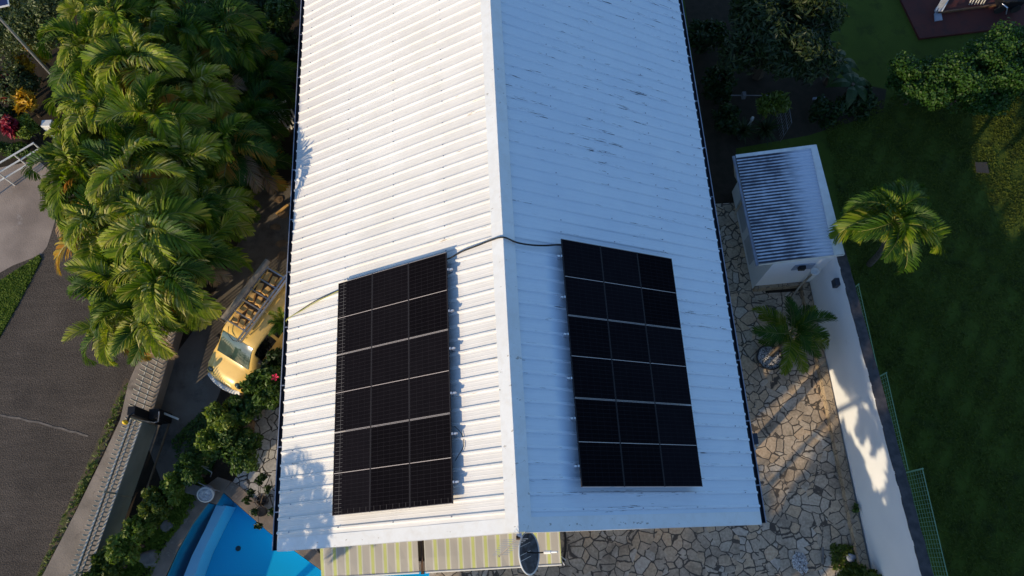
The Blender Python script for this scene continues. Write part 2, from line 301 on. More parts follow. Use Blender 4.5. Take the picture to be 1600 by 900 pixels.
def road_mat():
    m = mat('road_asphalt', (.115, .094, .076), (.082, .068, .056), .5, rough=.95, spec=.15, bump=.9, bscale=26)
    nt = m.node_tree; N = nt.nodes; L = nt.links; b = N['Principled BSDF']
    src = b.inputs['Base Color'].links[0].from_socket
    tc = N.new('ShaderNodeTexCoord'); n = N.new('ShaderNodeTexNoise'); n.inputs['Scale'].default_value = 28; n.inputs['Detail'].default_value = 4
    L.new(tc.outputs['Object'], n.inputs[0])
    r = N.new('ShaderNodeValToRGB'); r.color_ramp.elements[0].position = .35; r.color_ramp.elements[1].position = .7
    r.color_ramp.elements[0].color = (.55, .55, .55, 1); r.color_ramp.elements[1].color = (1.5, 1.5, 1.5, 1); L.new(n.outputs[0], r.inputs[0])
    mx = N.new('ShaderNodeMixRGB'); mx.blend_type = 'MULTIPLY'; mx.inputs[0].default_value = .8; L.new(src, mx.inputs[1]); L.new(r.outputs[0], mx.inputs[2])
    # fine drag marks across the road
    mp = N.new('ShaderNodeMapping'); mp.inputs['Rotation'].default_value = (0, 0, R(12)); mp.inputs['Scale'].default_value = (.5, 4, 1); L.new(tc.outputs['Object'], mp.inputs[0])
    n2 = N.new('ShaderNodeTexNoise'); n2.inputs['Scale'].default_value = 1.5; n2.inputs['Detail'].default_value = 8; L.new(mp.outputs[0], n2.inputs[0])
    r2 = N.new('ShaderNodeValToRGB'); r2.color_ramp.elements[0].color = (.88, .88, .88, 1); r2.color_ramp.elements[1].color = (1.12, 1.11, 1.1, 1); r2.color_ramp.elements[0].position = .35; r2.color_ramp.elements[1].position = .65
    L.new(n2.outputs[0], r2.inputs[0])
    my = N.new('ShaderNodeMixRGB'); my.blend_type = 'MULTIPLY'; my.inputs[0].default_value = .8; L.new(mx.outputs[0], my.inputs[1]); L.new(r2.outputs[0], my.inputs[2])
    L.new(my.outputs[0], b.inputs['Base Color'])
    return m
M['road'] = road_mat(); patchy(M['road'], (.04, .034, .03), .7, .56, .75, .6); patchy(M['road'], (.19, .16, .14), 2.2, .62, .8, .5)
M['apron'] = mat('pale_concrete', (.40, .32, .26), (.27, .215, .175), .9, rough=.95, bump=.5, bscale=30, dirt=((.42, .37, .33), 1.1, .6, .72))
M['seam'] = mat('seam_filler', (.24, .20, .165), (.14, .12, .1), 6, rough=.9)


def water_mat():
    m = bpy.data.materials.new('pool_water'); m.use_nodes = True; nt = m.node_tree; N = nt.nodes; L = nt.links
    for n in list(N):
        if n.type == 'BSDF_PRINCIPLED': N.remove(n)
    t = N.new('ShaderNodeBsdfTransparent'); t.inputs[0].default_value = (.72, .93, .98, 1)
    g = N.new('ShaderNodeBsdfGlossy'); g.inputs['Roughness'].default_value = .03
    f = N.new('ShaderNodeFresnel'); f.inputs[0].default_value = 1.33
    tc = N.new('ShaderNodeTexCoord'); nz = N.new('ShaderNodeTexNoise'); nz.inputs['Scale'].default_value = 3; nz.inputs['Detail'].default_value = 3; L.new(tc.outputs['Object'], nz.inputs[0])
    bp = N.new('ShaderNodeBump'); bp.inputs['Strength'].default_value = .35; bp.inputs['Distance'].default_value = .02; L.new(nz.outputs[0], bp.inputs['Height'])
    L.new(bp.outputs[0], g.inputs['Normal']); L.new(bp.outputs[0], f.inputs['Normal'])
    mx = N.new('ShaderNodeMixShader'); L.new(f.outputs[0], mx.inputs[0]); L.new(t.outputs[0], mx.inputs[1]); L.new(g.outputs[0], mx.inputs[2])
    L.new(mx.outputs[0], N['Material Output'].inputs[0]); return m
M['water'] = water_mat()


def awning_mat():
    m = bpy.data.materials.new('striped_canvas'); m.use_nodes = True; nt = m.node_tree; N = nt.nodes; L = nt.links
    b = N['Principled BSDF']; b.inputs['Roughness'].default_value = .85
    tc = N.new('ShaderNodeTexCoord'); sp = N.new('ShaderNodeSeparateXYZ'); L.new(tc.outputs['Object'], sp.inputs[0])
    a = N.new('ShaderNodeMath'); a.operation = 'ADD'; a.inputs[1].default_value = 20; L.new(sp.outputs[0], a.inputs[0])
    mo = N.new('ShaderNodeMath'); mo.operation = 'MODULO'; mo.inputs[1].default_value = .32; L.new(a.outputs[0], mo.inputs[0])
    dv = N.new('ShaderNodeMath'); dv.operation = 'DIVIDE'; dv.inputs[1].default_value = .32; L.new(mo.outputs[0], dv.inputs[0])
    r = N.new('ShaderNodeValToRGB'); r.color_ramp.interpolation = 'CONSTANT'
    grey = (.58, .54, .47, 1); wh = (.76, .73, .62, 1); ye = (.70, .74, .27, 1)
    r.color_ramp.elements[0].position = 0; r.color_ramp.elements[0].color = grey
    r.color_ramp.elements[1].position = .50; r.color_ramp.elements[1].color = wh
    for p, c in ((.62, ye), (.86, wh), (.95, grey)):
        e = r.color_ramp.elements.new(p); e.color = c
    L.new(dv.outputs[0], r.inputs[0]); L.new(r.outputs[0], b.inputs['Base Color'])
    t = N.new('ShaderNodeBsdfTranslucent'); L.new(r.outputs[0], t.inputs[0]); ms = N.new('ShaderNodeMixShader'); ms.inputs[0].default_value = .2
    L.new(b.outputs[0], ms.inputs[1]); L.new(t.outputs[0], ms.inputs[2]); L.new(ms.outputs[0], N['Material Output'].inputs[0])
    return m
M['awning'] = awning_mat()

# ------------------------------------------------------------------ builders
def tag(o, label=None, cat=None, group=None, kind=None):
    if label: o['label'] = label
    if cat: o['category'] = cat
    if group: o['group'] = group
    if kind: o['kind'] = kind
    return o


def empty(name, loc, label, cat, group=None, rot=(0, 0, 0)):
    o = bpy.data.objects.new(name, None); COL.objects.link(o); o.location = loc; o.rotation_euler = rot; o.empty_display_size = .2
    return tag(o, label, cat, group)


class MB:
    def __init__(s): s.v = []; s.f = []; s.mi = []; s.cur = 0
    def quad(s, *p):
        n = len(s.v); s.v += [tuple(q) for q in p]; s.f.append(tuple(range(n, n + len(p)))); s.mi.append(s.cur); return s
    def add(s, vs, fs):
        n = len(s.v); s.v += [tuple(q) for q in vs]
        for f in fs: s.f.append(tuple(n + i for i in f)); s.mi.append(s.cur)
        return s
    def box(s, x0, y0, z0, x1, y1, z1, mtx=None):
        vs = [Vector(p) for p in ((x0, y0, z0), (x1, y0, z0), (x1, y1, z0), (x0, y1, z0), (x0, y0, z1), (x1, y0, z1), (x1, y1, z1), (x0, y1, z1))]
        if mtx: vs = [mtx @ v for v in vs]
        return s.add(vs, [(0, 3, 2, 1), (4, 5, 6, 7), (0, 1, 5, 4), (1, 2, 6, 5), (2, 3, 7, 6), (3, 0, 4, 7)])
    def bar(s, a, b, w_=.03, h=.03, up=(0, 0, 1)):
        a = Vector(a); b = Vector(b); d = (b - a); L_ = d.length; d.normalize(); u = Vector(up)
        if abs(d.dot(u)) > .95: u = Vector((1, 0, 0))
        x = d.cross(u).normalized(); z = x.cross(d)
        mt = Matrix((x, d, z)).transposed().to_4x4(); mt.translation = a
        return s.box(-w_ / 2, 0, -h / 2, w_ / 2, L_, h / 2, mt)
    def tube(s, path, rad, n=8, cap=True):
        P = [Vector(p) for p in path]; rr = rad if hasattr(rad, '__len__') else [rad] * len(P); base = len(s.v); k = len(P)
        prev = None
        for i, p in enumerate(P):
            d = (P[min(i + 1, k - 1)] - P[max(i - 1, 0)]).normalized()
            u = prev if prev else (Vector((0, 0, 1)) if abs(d.z) < .9 else Vector((1, 0, 0)))
            x = d.cross(u).normalized(); y = x.cross(d).normalized(); prev = y
            for j in range(n):
                a = 2 * math.pi * j / n; s.v.append(tuple(p + x * (rr[i] * math.cos(a)) + y * (rr[i] * math.sin(a))))
        for i in range(k - 1):
            for j in range(n):
                s.f.append((base + i * n + j, base + i * n + (j + 1) % n, base + (i + 1) * n + (j + 1) % n, base + (i + 1) * n + j)); s.mi.append(s.cur)
        if cap:
            s.f.append(tuple(base + j for j in range(n))); s.mi.append(s.cur)
            s.f.append(tuple(base + (k - 1) * n + j for j in reversed(range(n)))); s.mi.append(s.cur)
        return s
    def lathe(s, c, prof, n=20):
        base = len(s.v); c = Vector(c)
        for r_, z in prof:
            for j in range(n):
                a = 2 * math.pi * j / n; s.v.append((c.x + r_ * math.cos(a), c.y + r_ * math.sin(a), c.z + z))
        for i in range(len(prof) - 1):
            for j in range(n):
                s.f.append((base + i * n + j, base + i * n + (j + 1) % n, base + (i + 1) * n + (j + 1) % n, base + (i + 1) * n + j)); s.mi.append(s.cur)
        return s
    def prism(s, pts, z0, z1):
        n = len(pts); vs = [(p[0], p[1], z0) for p in pts] + [(p[0], p[1], z1) for p in pts]
        fs = [tuple(reversed(range(n))), tuple(range(n, 2 * n))] + [(i, (i + 1) % n, n + (i + 1) % n, n + i) for i in range(n)]
        return s.add(vs, fs)
    def mesh(s, name, mats, smooth=False):
        me = bpy.data.meshes.new(name); me.from_pydata(s.v, [], s.f)
        for m in (mats if isinstance(mats, (list, tuple)) else [mats]): me.materials.append(M[m] if isinstance(m, str) else m)
        me.polygons.foreach_set('material_index', s.mi)
        if smooth: me.polygons.foreach_set('use_smooth', [True] * len(s.f))
        me.update(); return me
    def build(s, name, mats, parent=None, smooth=False, local=False, bevel=0):
        return link(name, s.mesh(name, mats, smooth), parent, local, bevel)


def link(name, me, parent=None, local=False, bevel=0):
    o = bpy.data.objects.new(name, me); COL.objects.link(o)
    if parent:
        o.parent = parent
        if not local: o.matrix_parent_inverse = pmat(parent).inverted()
    if bevel:
        b = o.modifiers.new('bevel', 'BEVEL'); b.width = bevel; b.segments = 2; b.limit_method = 'ANGLE'
    return o


def pmat(o):
    m = Matrix.LocRotScale(o.location, o.rotation_euler, o.scale)
    if o.parent: m = pmat(o.parent) @ o.matrix_parent_inverse @ m
    return m


def copy_tree(o, parent=None):
    c = o.copy(); COL.objects.link(c)
    if parent: c.parent = parent; c.matrix_parent_inverse = o.matrix_parent_inverse.copy()
    for ch in list(o.children): copy_tree(ch, c)
    return c


def sheet(name, poly, z, material, thick=0, kind='structure', label=None):
    mb = MB()
    if thick: mb.prism(poly, z - thick, z)
    else: mb.quad(*[(p[0], p[1], z) for p in poly])
    o = mb.build(name, material); o['kind'] = kind
    if label: o['label'] = label
    return o


def pix(l, z=0.0): return [tuple(at(x, y, z)) for x, y in l]

# ------------------------------------------------------------------ ground and pool hole
import bmesh
POOL = pix([(349, 770), (420, 832), (508, 896), (672, 893), (760, 1080), (180, 1120), (238, 960), (258, 905), (277, 862), (300, 820), (325, 786), (337, 789)], 0)
def ground_sheet():
    bm = bmesh.new()
    outer = [(-400, -400), (400, -400), (400, 400), (-400, 400)]
    def loop(pts):
        vs = [bm.verts.new((p[0], p[1], 0)) for p in pts]
        return [bm.edges.new((vs[i], vs[(i + 1) % len(vs)])) for i in range(len(vs))]
    e = loop(outer) + loop(POOL)
    bmesh.ops.triangle_fill(bm, use_beauty=True, edges=e, normal=(0, 0, 1))
    me = bpy.data.meshes.new('ground'); bm.to_mesh(me); bm.free(); me.materials.append(M['soil'])
    o = link('ground', me); o['kind'] = 'structure'
ground_sheet()
E4 = .004
# road, side apron, verge, walk, drive
sheet('road', [(-60, -60)] + pix([(-900, 1300), (40, 960), (62, 900), (160, 700), (208, 590), (212, 545), (180, 300), (160, 200), (60, 250), (0, 265), (-900, 600)]), E4, 'road')
sheet('road_apron', pix([(-60, 300), (0, 262), (60, 250), (108, 296), (104, 315), (88, 340), (74, 385), (64, 398), (20, 415), (-60, 460)]), 2 * E4, 'apron')
sheet('grass_wedge', pix([(-80, 490), (0, 440), (62, 397), (66, 404), (40, 455), (0, 528), (-80, 640)]), 2 * E4, 'lawn')
sheet('verge', pix([(206, 596), (190, 640), (162, 706), (118, 798), (66, 900), (50, 940), (40, 940), (56, 900), (100, 800), (148, 700), (182, 620), (196, 590)]), 2 * E4, 'verge')
# narrow seams in the road surface
for i, pts in enumerate(([(0, 648), (60, 660), (110, 673), (148, 683)],)):
    mb = MB(); P = [at(*q) for q in pts]
    Q = []
    for a, b in zip(P[:-1], P[1:]):
        for t in (0, .25, .5, .75): Q.append(a.lerp(b, t) + Vector((0, random.uniform(-.03, .03), 0)))
    for a, b in zip(Q[:-1], Q[1:]):
        w_ = .03; mb.quad((a.x, a.y - w_, 3 * E4), (b.x, b.y - w_, 3 * E4), (b.x, b.y + w_, 3 * E4), (a.x, a.y + w_, 3 * E4))
    o = mb.build('road_seam', 'seam'); o['kind'] = 'structure'
WALK = pix([(226, 548), (262, 560), (246, 600), (236, 640), (226, 690), (196, 780), (160, 850), (130, 910), (90, 1000), (20, 1000), (66, 900), (118, 800), (160, 715), (188, 655), (200, 600), (212, 572)], .12)
sheet('walk', WALK, .12, 'concrete', .12)
sheet('driveway', pix([(258, 575), (300, 520), (350, 430), (385, 350), (400, 290), (560, 290), (560, 560), (440, 560), (360, 570), (325, 660), (300, 700), (255, 760), (232, 700), (246, 610)]), E4, 'drive')
# terrace at the right and in front, pale terrace at the left
sheet('terrace', [(10.1, 7.2), (10.1, -6), (-3.4, -6), (-2.7, -.93), (-2.2, 2.2), (4.4, 3.5), (4.4, 10.5), (8.4, 10.5), (8.4, 7.2)], 2 * E4, 'pave')
sheet('poolside_terrace', pix([(395, 640), (440, 560), (560, 560), (700, 760), (540, 880), (505, 880), (460, 845), (385, 785), (360, 760), (375, 735), (400, 700)]), 3 * E4, 'pave_w')

# lawn at the right
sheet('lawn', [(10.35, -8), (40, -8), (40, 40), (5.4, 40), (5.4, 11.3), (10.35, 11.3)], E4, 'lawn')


def pool():
    n = len(POOL); zt = -.25; mb = MB()
    mb.quad(*[(p[0], p[1], -1.35) for p in POOL]); mb.mi[-1] = 0
    for i in range(n):
        a, b = POOL[i], POOL[(i + 1) % n]
        mb.cur = 1 if i >= 5 else 0
        mb.quad((a[0], a[1], -.04), (b[0], b[1], -.04), (b[0], b[1], -1.35), (a[0], a[1], -1.35))
    mb.build('pool_basin', ['liner', 'liner3'])['kind'] = 'structure'
    # pale underwater ledge following the curved side
    outer = pix([(338, 789), (321, 826), (300, 868), (285, 905), (268, 960), (240, 1060)], -.55)
    inner = pix([(354, 790), (336, 825), (316, 866), (302, 905), (286, 960), (262, 1060)], -.55)
    mb = MB()
    for i in range(len(outer) - 1):
        a, b, c, d = outer[i], outer[i + 1], inner[i + 1], inner[i]
        mb.quad(a, b, c, d); mb.quad(d, c, (c[0], c[1], -1.34), (d[0], d[1], -1.34))
        mb.quad(b, a, (a[0], a[1], -1.34), (b[0], b[1], -1.34))
    mb.build('pool_ledge', ['liner2'])['kind'] = 'structure'
    mb = MB(); mb.quad(*[(p[0], p[1], -.14) for p in POOL]); o = mb.build('pool_water', 'water'); o['kind'] = 'structure'
    # floor drain
    c = at(372, 857, -1.33); mb = MB(); mb.lathe((c.x, c.y, -1.345), [(.08, 0), (.08, .02), (.05, .03), (.0, .03)], 16)
    tag(mb.build('pool_drain', 'gutter'), 'small round grey drain on the blue pool floor', 'drain')
    # coping
    def strip(poly, nm, m='coping', z=.05):
        mb = MB(); mb.prism(poly, 0.0, z); o = mb.build(nm, m, bevel=.01); o['kind'] = 'structure'
    strip(pix([(349, 769), (420, 831), (508, 895), (672, 892), (676, 876), (530, 880), (505, 868), (460, 838), (375, 760), (362, 752)], .05), 'pool_coping')
    strip(pix([(326, 785), (301, 818), (277, 860), (257, 903), (238, 958), (180, 1119), (150, 1110), (205, 955), (234, 890), (258, 850), (290, 800), (306, 765), (318, 760)], .05), 'pool_coping')
    strip(pix([(327, 785), (338, 788), (349, 769), (361, 752), (340, 745), (320, 760)], .05), 'pool_coping')
pool()

# ------------------------------------------------------------------ house
PT = .515886; ST, CT = math.sin(PT), math.cos(PT); HW = 5.914; HR = 7.2; SL = HW / CT; YB = 24.0
def rp(side, s, y, h=0):
    return Vector((side * (s * CT + h * ST), y, HR - s * ST + h * CT))
house = empty('house', (0, 3, 0), 'white house under a gabled ribbed metal roof with solar panels', 'house')
def roof_slope(side, m):
    # one trapezoidal profile swept down the slope; two courses with a slight lap
    RS = .3245; prof = []  # (dy, h)
    y = .40
    ys = [(0.0, 0.0), (.30, 0.0)]
    while y < YB:
        ys += [(y - .045, 0), (y - .018, .037), (y + .018, .037), (y + .045, 0), (y + .125, 0), (y + .137, .003), (y + .149, 0), (y + .215, 0), (y + .227, .003), (y + .239, 0)]
        y += RS
    mb = MB()
    for ci, (s0, s1, lift) in enumerate(((.02, 3.3, .004), (3.25, SL + .02, 0.0))):
        n = len(ys); segs = 6; base = len(mb.v)
        for k in range(segs + 1):
            s = s0 + (s1 - s0) * k / segs
            for (yy, h) in ys:
                wob = .003 * math.sin(yy * 1.7 + k * 1.3 + ci) + .002 * math.sin(yy * 5.1 + k)
                mb.v.append(tuple(rp(side, s, yy, h + lift + wob)))
        for k in range(segs):
            for i in range(n - 1):
                a = base + k * n + i; q = (a, a + 1, a + n + 1, a + n)
                mb.f.append(q if side < 0 else tuple(reversed(q))); mb.mi.append(0)
    y = .4
    while y < 16:
        for s in (1.6, 3.2, 4.8, 6.4):
            if random.random() < .8:
                c = rp(side, s + random.uniform(-.02, .02), y, .046); mb.cur = 1; mb.box(c.x - .012, c.y - .012, c.z - .006, c.x + .012, c.y + .012, c.z + .01)
        y += RS
    o = mb.build('roof_slope', [m, 'lip'], house)
    sm = o.modifiers.new('sheet', 'SOLIDIFY'); sm.thickness = .004; sm.offset = -1
    tag(o, 'sunlit white roof slope with a warm sun tint in its paint' if side < 0 else 'shaded white roof slope, blue shade tinted in, with dark paint chips')
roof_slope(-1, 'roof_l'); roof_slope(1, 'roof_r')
mb = MB()
W_ = .275
for (y0, y1) in ((-.02, 6.9), (6.88, 13.8), (13.78, YB)):
    hh = .052 + (.003 if y0 > 6 and y0 < 13 else 0)
    mb.quad(rp(-1, W_, y0, hh), rp(-1, W_, y1, hh), (0, y1, HR + hh / CT + .01), (0, y0, HR + hh / CT + .01))
    mb.quad((0, y0, HR + hh / CT + .01), (0, y1, HR + hh / CT + .01), rp(1, W_, y1, hh), rp(1, W_, y0, hh))
o = mb.build('ridge_cap', 'flash', house); sm = o.modifiers.new('s', 'SOLIDIFY'); sm.thickness = .006
# verge flashing on the front gable
mb = MB()
for sd_ in (-1, 1):
    q = [rp(sd_, W_ - .0, -.03, .012), rp(sd_, SL, -.03, .012), rp(sd_, SL, .27, .012), rp(sd_, W_, .27, .012)]
    mb.quad(*(q if sd_ > 0 else reversed(q)))
    mb.quad(rp(sd_, 0, -.03, .012), rp(sd_, SL, -.03, .012), rp(sd_, SL, -.03, -.15), rp(sd_, 0, -.03, -.15))
o = mb.build('verge_flashing', 'flash', house); sm = o.modifiers.new('s', 'SOLIDIFY'); sm.thickness = .006
# gutters
for sd_ in (-1, 1):
    e = rp(sd_, SL, 0, 0); x0 = e.x - sd_ * .05; x1 = e.x + sd_ * .13; z1 = e.z - .02
    mb = MB()
    prof = [(x0, z1), (x0, z1 - .13), (x1 - sd_ * .02, z1 - .13), (x1, z1 - .01)]
    for (a, b) in zip(prof[:-1], prof[1:]):
        mb.quad((a[0], 0, a[1]), (b[0], 0, b[1]), (b[0], YB, b[1]), (a[0], YB, a[1]))
    mb.cur = 1; mb.tube([(x1, 0, z1), (x1, YB, z1)], .013, 6)
    mb.cur = 0; mb.quad(*[(p[0], 0, p[1]) for p in prof])
    y = .9
    while y < 18: mb.cur = 1; mb.bar((x0, y, z1), (x1, y, z1), .025, .006); y += 1.6
    mb.build('gutter', ['gutter', 'lip'], house)
# walls: rooms at the back, open veranda in front
WX = 5.05; WY = 3.6
def gable_wall(y0, y1, name):
    mb = MB(); ez = HR - .1 - WX * ST / CT - .05
    pts = [(-WX, 0), (WX, 0), (WX, ez), (0, HR - .2), (-WX, ez)]
    vs = [(p[0], y0, p[1]) for p in pts] + [(p[0], y1, p[1]) for p in pts]; n = 5
    mb.add(vs, [tuple(range(n)), tuple(reversed(range(n, 2 * n)))] + [(i, n + i, n + (i + 1) % n, (i + 1) % n) for i in range(n)])
    return mb.build(name, 'render', house)
gable_wall(WY, YB - .5, 'wall')
mb = MB()
for x in (-5.0, -2.5, 0, 2.5, 5.0): mb.box(x - .1, .35, 0, x + .1, .55, 3.1)
mb.build('veranda_posts', 'render', house)
mb = MB()
for (y0, y1, z0, z1) in ((1.35, 1.75, 0, 3.3), (1.75, 2.75, 0, 1.2), (1.75, 2.75, 2.25, 3.3), (2.75, WY - .01, 0, 3.3), (2.2, 2.28, 1.2, 2.25)): mb.box(4.93, y0, z0, 5.05, y1, z1)
mb.build('side_wall', 'render', house)
mb = MB(); mb.box(5.06, .6, 2.75, 5.14, WY, 4.15); mb.build('shade_beam', 'wood', house)  # beam added under the eave to keep sun off the boundary wall
mb = MB(); mb.box(-5.3, .33, 3.1, 5.3, .57, 3.35)
for sd_ in (-1, 1):
    mb.bar(rp(sd_, .1, .45, -.16), rp(sd_, SL - .5, .45, -.16), .1, .16)
    for y in np.arange(.45, 3.6, .75): mb.bar(rp(sd_, .1, y, -.12), rp(sd_, SL - .1, y, -.12), .06, .1)
mb.build('roof_beams', 'wood', house)
for x in (-3.2, 0, 3.2):
    mb = MB(); mb.box(x - .7, WY - .03, .02, x + .7, WY - .001, 2.2); mb.build('door', 'glassdk', house)
for y in (5, 8, 11, 14):
    for sd_ in (-1, 1):
        mb = MB(); mb.box(sd_ * (WX + .001) - (.03 if sd_ < 0 else 0), y - .6, .9, sd_ * (WX + .001) + (.03 if sd_ > 0 else 0), y + .6, 2.1); mb.build('window', 'glassdk', house)

# ------------------------------------------------------------------ solar panels
PX, PY = 1.127, 1.916
def panel_mesh(kind):
    fr = MB()
    x, y, t = PX / 2, PY / 2, .035; b_ = .012
    fr.cur = 0
    fr.box(-x, -y, -t, -x + b_, y, 0); fr.box(x - b_, -y, -t, x, y, 0)
    fr.cur = 1
    fr.box(-x + b_, -y, -t, x - b_, -y + .010, 0); fr.box(-x + b_, y - .010, -t, x - b_, y, 0)
    frm = fr.mesh('frame', ['pframe', 'pframe_end'])
    g = MB(); g.box(-x + b_, -y + .010, -t + .004, x - b_, y - .010, -.003)
    return frm, g.mesh('cells', kind)
PM = {k: panel_mesh(k) for k in ('panel', 'panel_s', 'panel_b', 'panel_c')}
LP = .22
ROWN = ['back row', 'middle row', 'front row']; COLN = {-1: ['column by the ridge', 'middle column', 'column by the left eave'], 1: ['column by the ridge', 'middle column', 'column by the right eave']}
for sd_, s0, y0 in ((-1, 1.4509, .6462), (1, 1.4694, .8357)):
    for c in range(3):
        for r_ in range(3):
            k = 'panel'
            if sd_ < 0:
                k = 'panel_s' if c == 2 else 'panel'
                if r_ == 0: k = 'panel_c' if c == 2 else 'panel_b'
            p = rp(sd_, s0 + (c + .5) * 1.133, y0 + (r_ + .5) * 1.93, LP)
            side = 'sunlit left roof slope' if sd_ < 0 else 'shaded right roof slope'
            e = empty('solar_panel', p, 'black solar panel on the %s, %s, %s' % (side, ROWN[2 - r_], COLN[sd_][c]), 'solar panel', 'solar panels on the left slope' if sd_ < 0 else 'solar panels on the right slope', (0, sd_ * PT, 0))
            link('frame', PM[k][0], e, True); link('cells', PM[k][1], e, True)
    # mounting rails on the ribs, sticking out a little, with bright end clamps
    for j, yy in enumerate((.45, 1.48, 2.38, 3.41, 4.31, 5.34)):
        a = rp(sd_, s0 - .12, y0 + yy, LP - .065); b = rp(sd_, s0 + 3.46, y0 + yy, LP - .065)
        rl = empty('mounting_rail', rp(sd_, s0, y0 + yy, 0), 'aluminium mounting rail under the %s solar panels, %s from the front' % ('left' if sd_ < 0 else 'right', ['first', 'second', 'third', 'fourth', 'fifth', 'sixth'][j]), 'rail', 'mounting rails under the solar panels')
        mb = MB(); mb.bar(a, b, .04, .05); mb.build('beam', 'alu', rl)
        for s in (.0, 1.7, 3.4):
            c = rp(sd_, s0 + s, y0 + yy, 0); mb = MB(); mb.bar(c, rp(sd_, s0 + s, y0 + yy, LP - .09), .05, .05); mb.build('foot', 'alu', rl)
        mb = MB(); mb.bar(rp(sd_, s0 - .035, y0 + yy, LP - .038), rp(sd_, s0 - .005, y0 + yy, LP - .038), .05, .05); mb.build('clamp', 'alu', rl)

def cable(name, pts, r_, m, label, cat='cable'):
    P = [Vector(p) for p in pts]; Q = []
    for i in range(len(P) - 1):
        p0 = P[max(i - 1, 0)]; p1 = P[i]; p2 = P[i + 1]; p3 = P[min(i + 2, len(P) - 1)]
        for t in np.linspace(0, 1, 6, endpoint=False):
            Q.append(.5 * ((2 * p1) + (p2 - p0) * t + (2 * p0 - 5 * p1 + 4 * p2 - p3) * t * t + (3 * p1 - p0 - 3 * p2 + p3) * t ** 3))
    Q.append(P[-1]); mb = MB(); mb.tube(Q, r_, 6); return tag(mb.build(name, m, smooth=True), label, cat)
yl = .6462 + 5.79
cable('cable', [rp(-1, 1.7, yl - .12, .12), rp(-1, 1.43, yl - .14, .12), rp(-1, 1.1, yl - .05, .10), rp(-1, .6, yl + .0, .09), rp(-1, .3, yl + .03, .09), (0, yl + .02, HR + .10), rp(1, .3, yl - .06, .10), rp(1, .7, yl - .05, .08), rp(1, 1.1, yl + .0, .08), rp(1, 1.45, yl + .06, .12), rp(1, 1.7, yl + .06, .12)], .022, 'black', 'thick black cable running over the ridge between the two panel arrays')
cable('cable', [rp(-1, 4.9, yl - .15, .1), rp(-1, 5.3, yl - .2, .07), rp(-1, 5.8, yl - .27, .056), rp(-1, 6.3, yl - .40, .056), rp(-1, 6.78, yl - .52, .06), rp(-1, 6.95, yl - .60, -.1), rp(-1, 6.97, yl - .7, -.6)], .014, 'hose', 'yellow and green cable from the left panel array to the left eave')
cable('cable', [rp(-1, 4.9, yl - .12, .08), rp(-1, 5.3, yl - .15, .055), rp(-1, 5.8, yl - .23, .055), rp(-1, 6.3, yl - .37, .058), rp(-1, 6.6, yl - .47, .06)], .012, 'black', 'thin black wire beside the yellow cable at the left eave')
cable('cable', [rp(-1, 1.42, 1.55, .12), rp(-1, 1.36, 1.65, .1), rp(-1, 1.25, 1.85, .04), rp(-1, 1.28, 2.1, .04), rp(-1, 1.42, 2.3, .12)], .008, 'black', 'loop of thin wire hanging beside the left panel array')

# ------------------------------------------------------------------ dish, antenna
def dish():
    c = Vector((0.10, -.42, 6.55)); n = Vector((.86, -.02, .50)).normalized()
    u = Vector((0, 0, 1)).cross(n).normalized(); v = n.cross(u)
    t = empty('satellite_dish', (0.02, -.1, 6.9), 'round dark mesh satellite dish with a pale rim at the front gable', 'satellite dish')
    mb = MB(); Rr = .42; K = 8; Nn = 36
    base = len(mb.v)
    for i in range(K + 1):
        r_ = Rr * i / K; d = .10 * (r_ / Rr) ** 2
        for j in range(Nn):
            a = 2 * math.pi * j / Nn; mb.v.append(tuple(c + u * (r_ * math.cos(a)) + v * (r_ * math.sin(a)) + n * d))
    for i in range(K):
        for j in range(Nn): mb.f.append((i * Nn + j, i * Nn + (j + 1) % Nn, (i + 1) * Nn + (j + 1) % Nn, (i + 1) * Nn + j)); mb.mi.append(0)
    o = mb.build('reflector', mat('dish_mesh', (.045, .05, .06), (.11, .125, .15), 9, rough=.6, lo=.4, hi=.7), t, smooth=True)
    mb = MB(); mb.tube([c + u * (Rr * math.cos(a)) + v * (Rr * math.sin(a)) + n * .10 for a in np.linspace(0, 2 * math.pi, 37)], .017, 6, False)
    mb.build('rim', 'white', t)
    f = c + n * .42 + Vector((0.12, 0, .08))
    mb = MB(); mb.tube([c + u * .02, c + n * .25, f], .014, 6); mb.build('feed_arm', 'black', t)
    mb = MB(); mb.tube([f - n * .1, f + n * .06], .035, 10); mb.tube([f + n * .06, f + n * .2], .022, 8); mb.build('feed_horn', 'white', t)
    mb = MB()
    for q in (.12, -.05, -.16): mb.tube([c + v * .30 + u * q + n * .06, c - v * .16 + u * (q + .10) + n * .04], .006, 5)
    mb.build('struts', 'white', t)
    mb = MB(); mb.tube([(0.0, -.08, 6.2), (0.0, -.1, 7.45)], .022, 8); mb.tube([(0, -.09, 6.7), c - n * .02], .02, 6); mb.tube([(0, .02, 7.0), (0, -.12, 7.0)], .02, 6)
    mb.box(-.05, -.14, 7.36, .06, -.05, 7.44)
    mb.build('mast', 'alu', t)
dish()
def antenna():
    t = empty('tv_antenna', (-.03, -.1, 7.5), 'thin metal television aerial sloping left from the gable mast', 'aerial')
    A = Vector((-.01, -.12, 7.42)); B = Vector((-.42, -.66, 7.1)); B = at(780, 869, 7.15)
    mb = MB(); mb.tube([A, B], .012, 6); mb.tube([B, B + (B - A) * .03], .02, 6); mb.build('boom', 'tube', t)
    A2 = at(806, 834, 7.4)
    mb = MB()
    for i in range(9):
        p = A.lerp(B, .12 + i * .1); wd = .26 - .012 * i; mb.tube([p + Vector((-wd, 0, .0)), p + Vector((wd * .9, 0, .0))], .005, 4)
    mb.build('elements', 'alu', t)
    mb = MB(); mb.box(-.06, -.17, 7.38, .02, -.09, 7.44); mb.build('bracket', 'wood', t)
antenna()

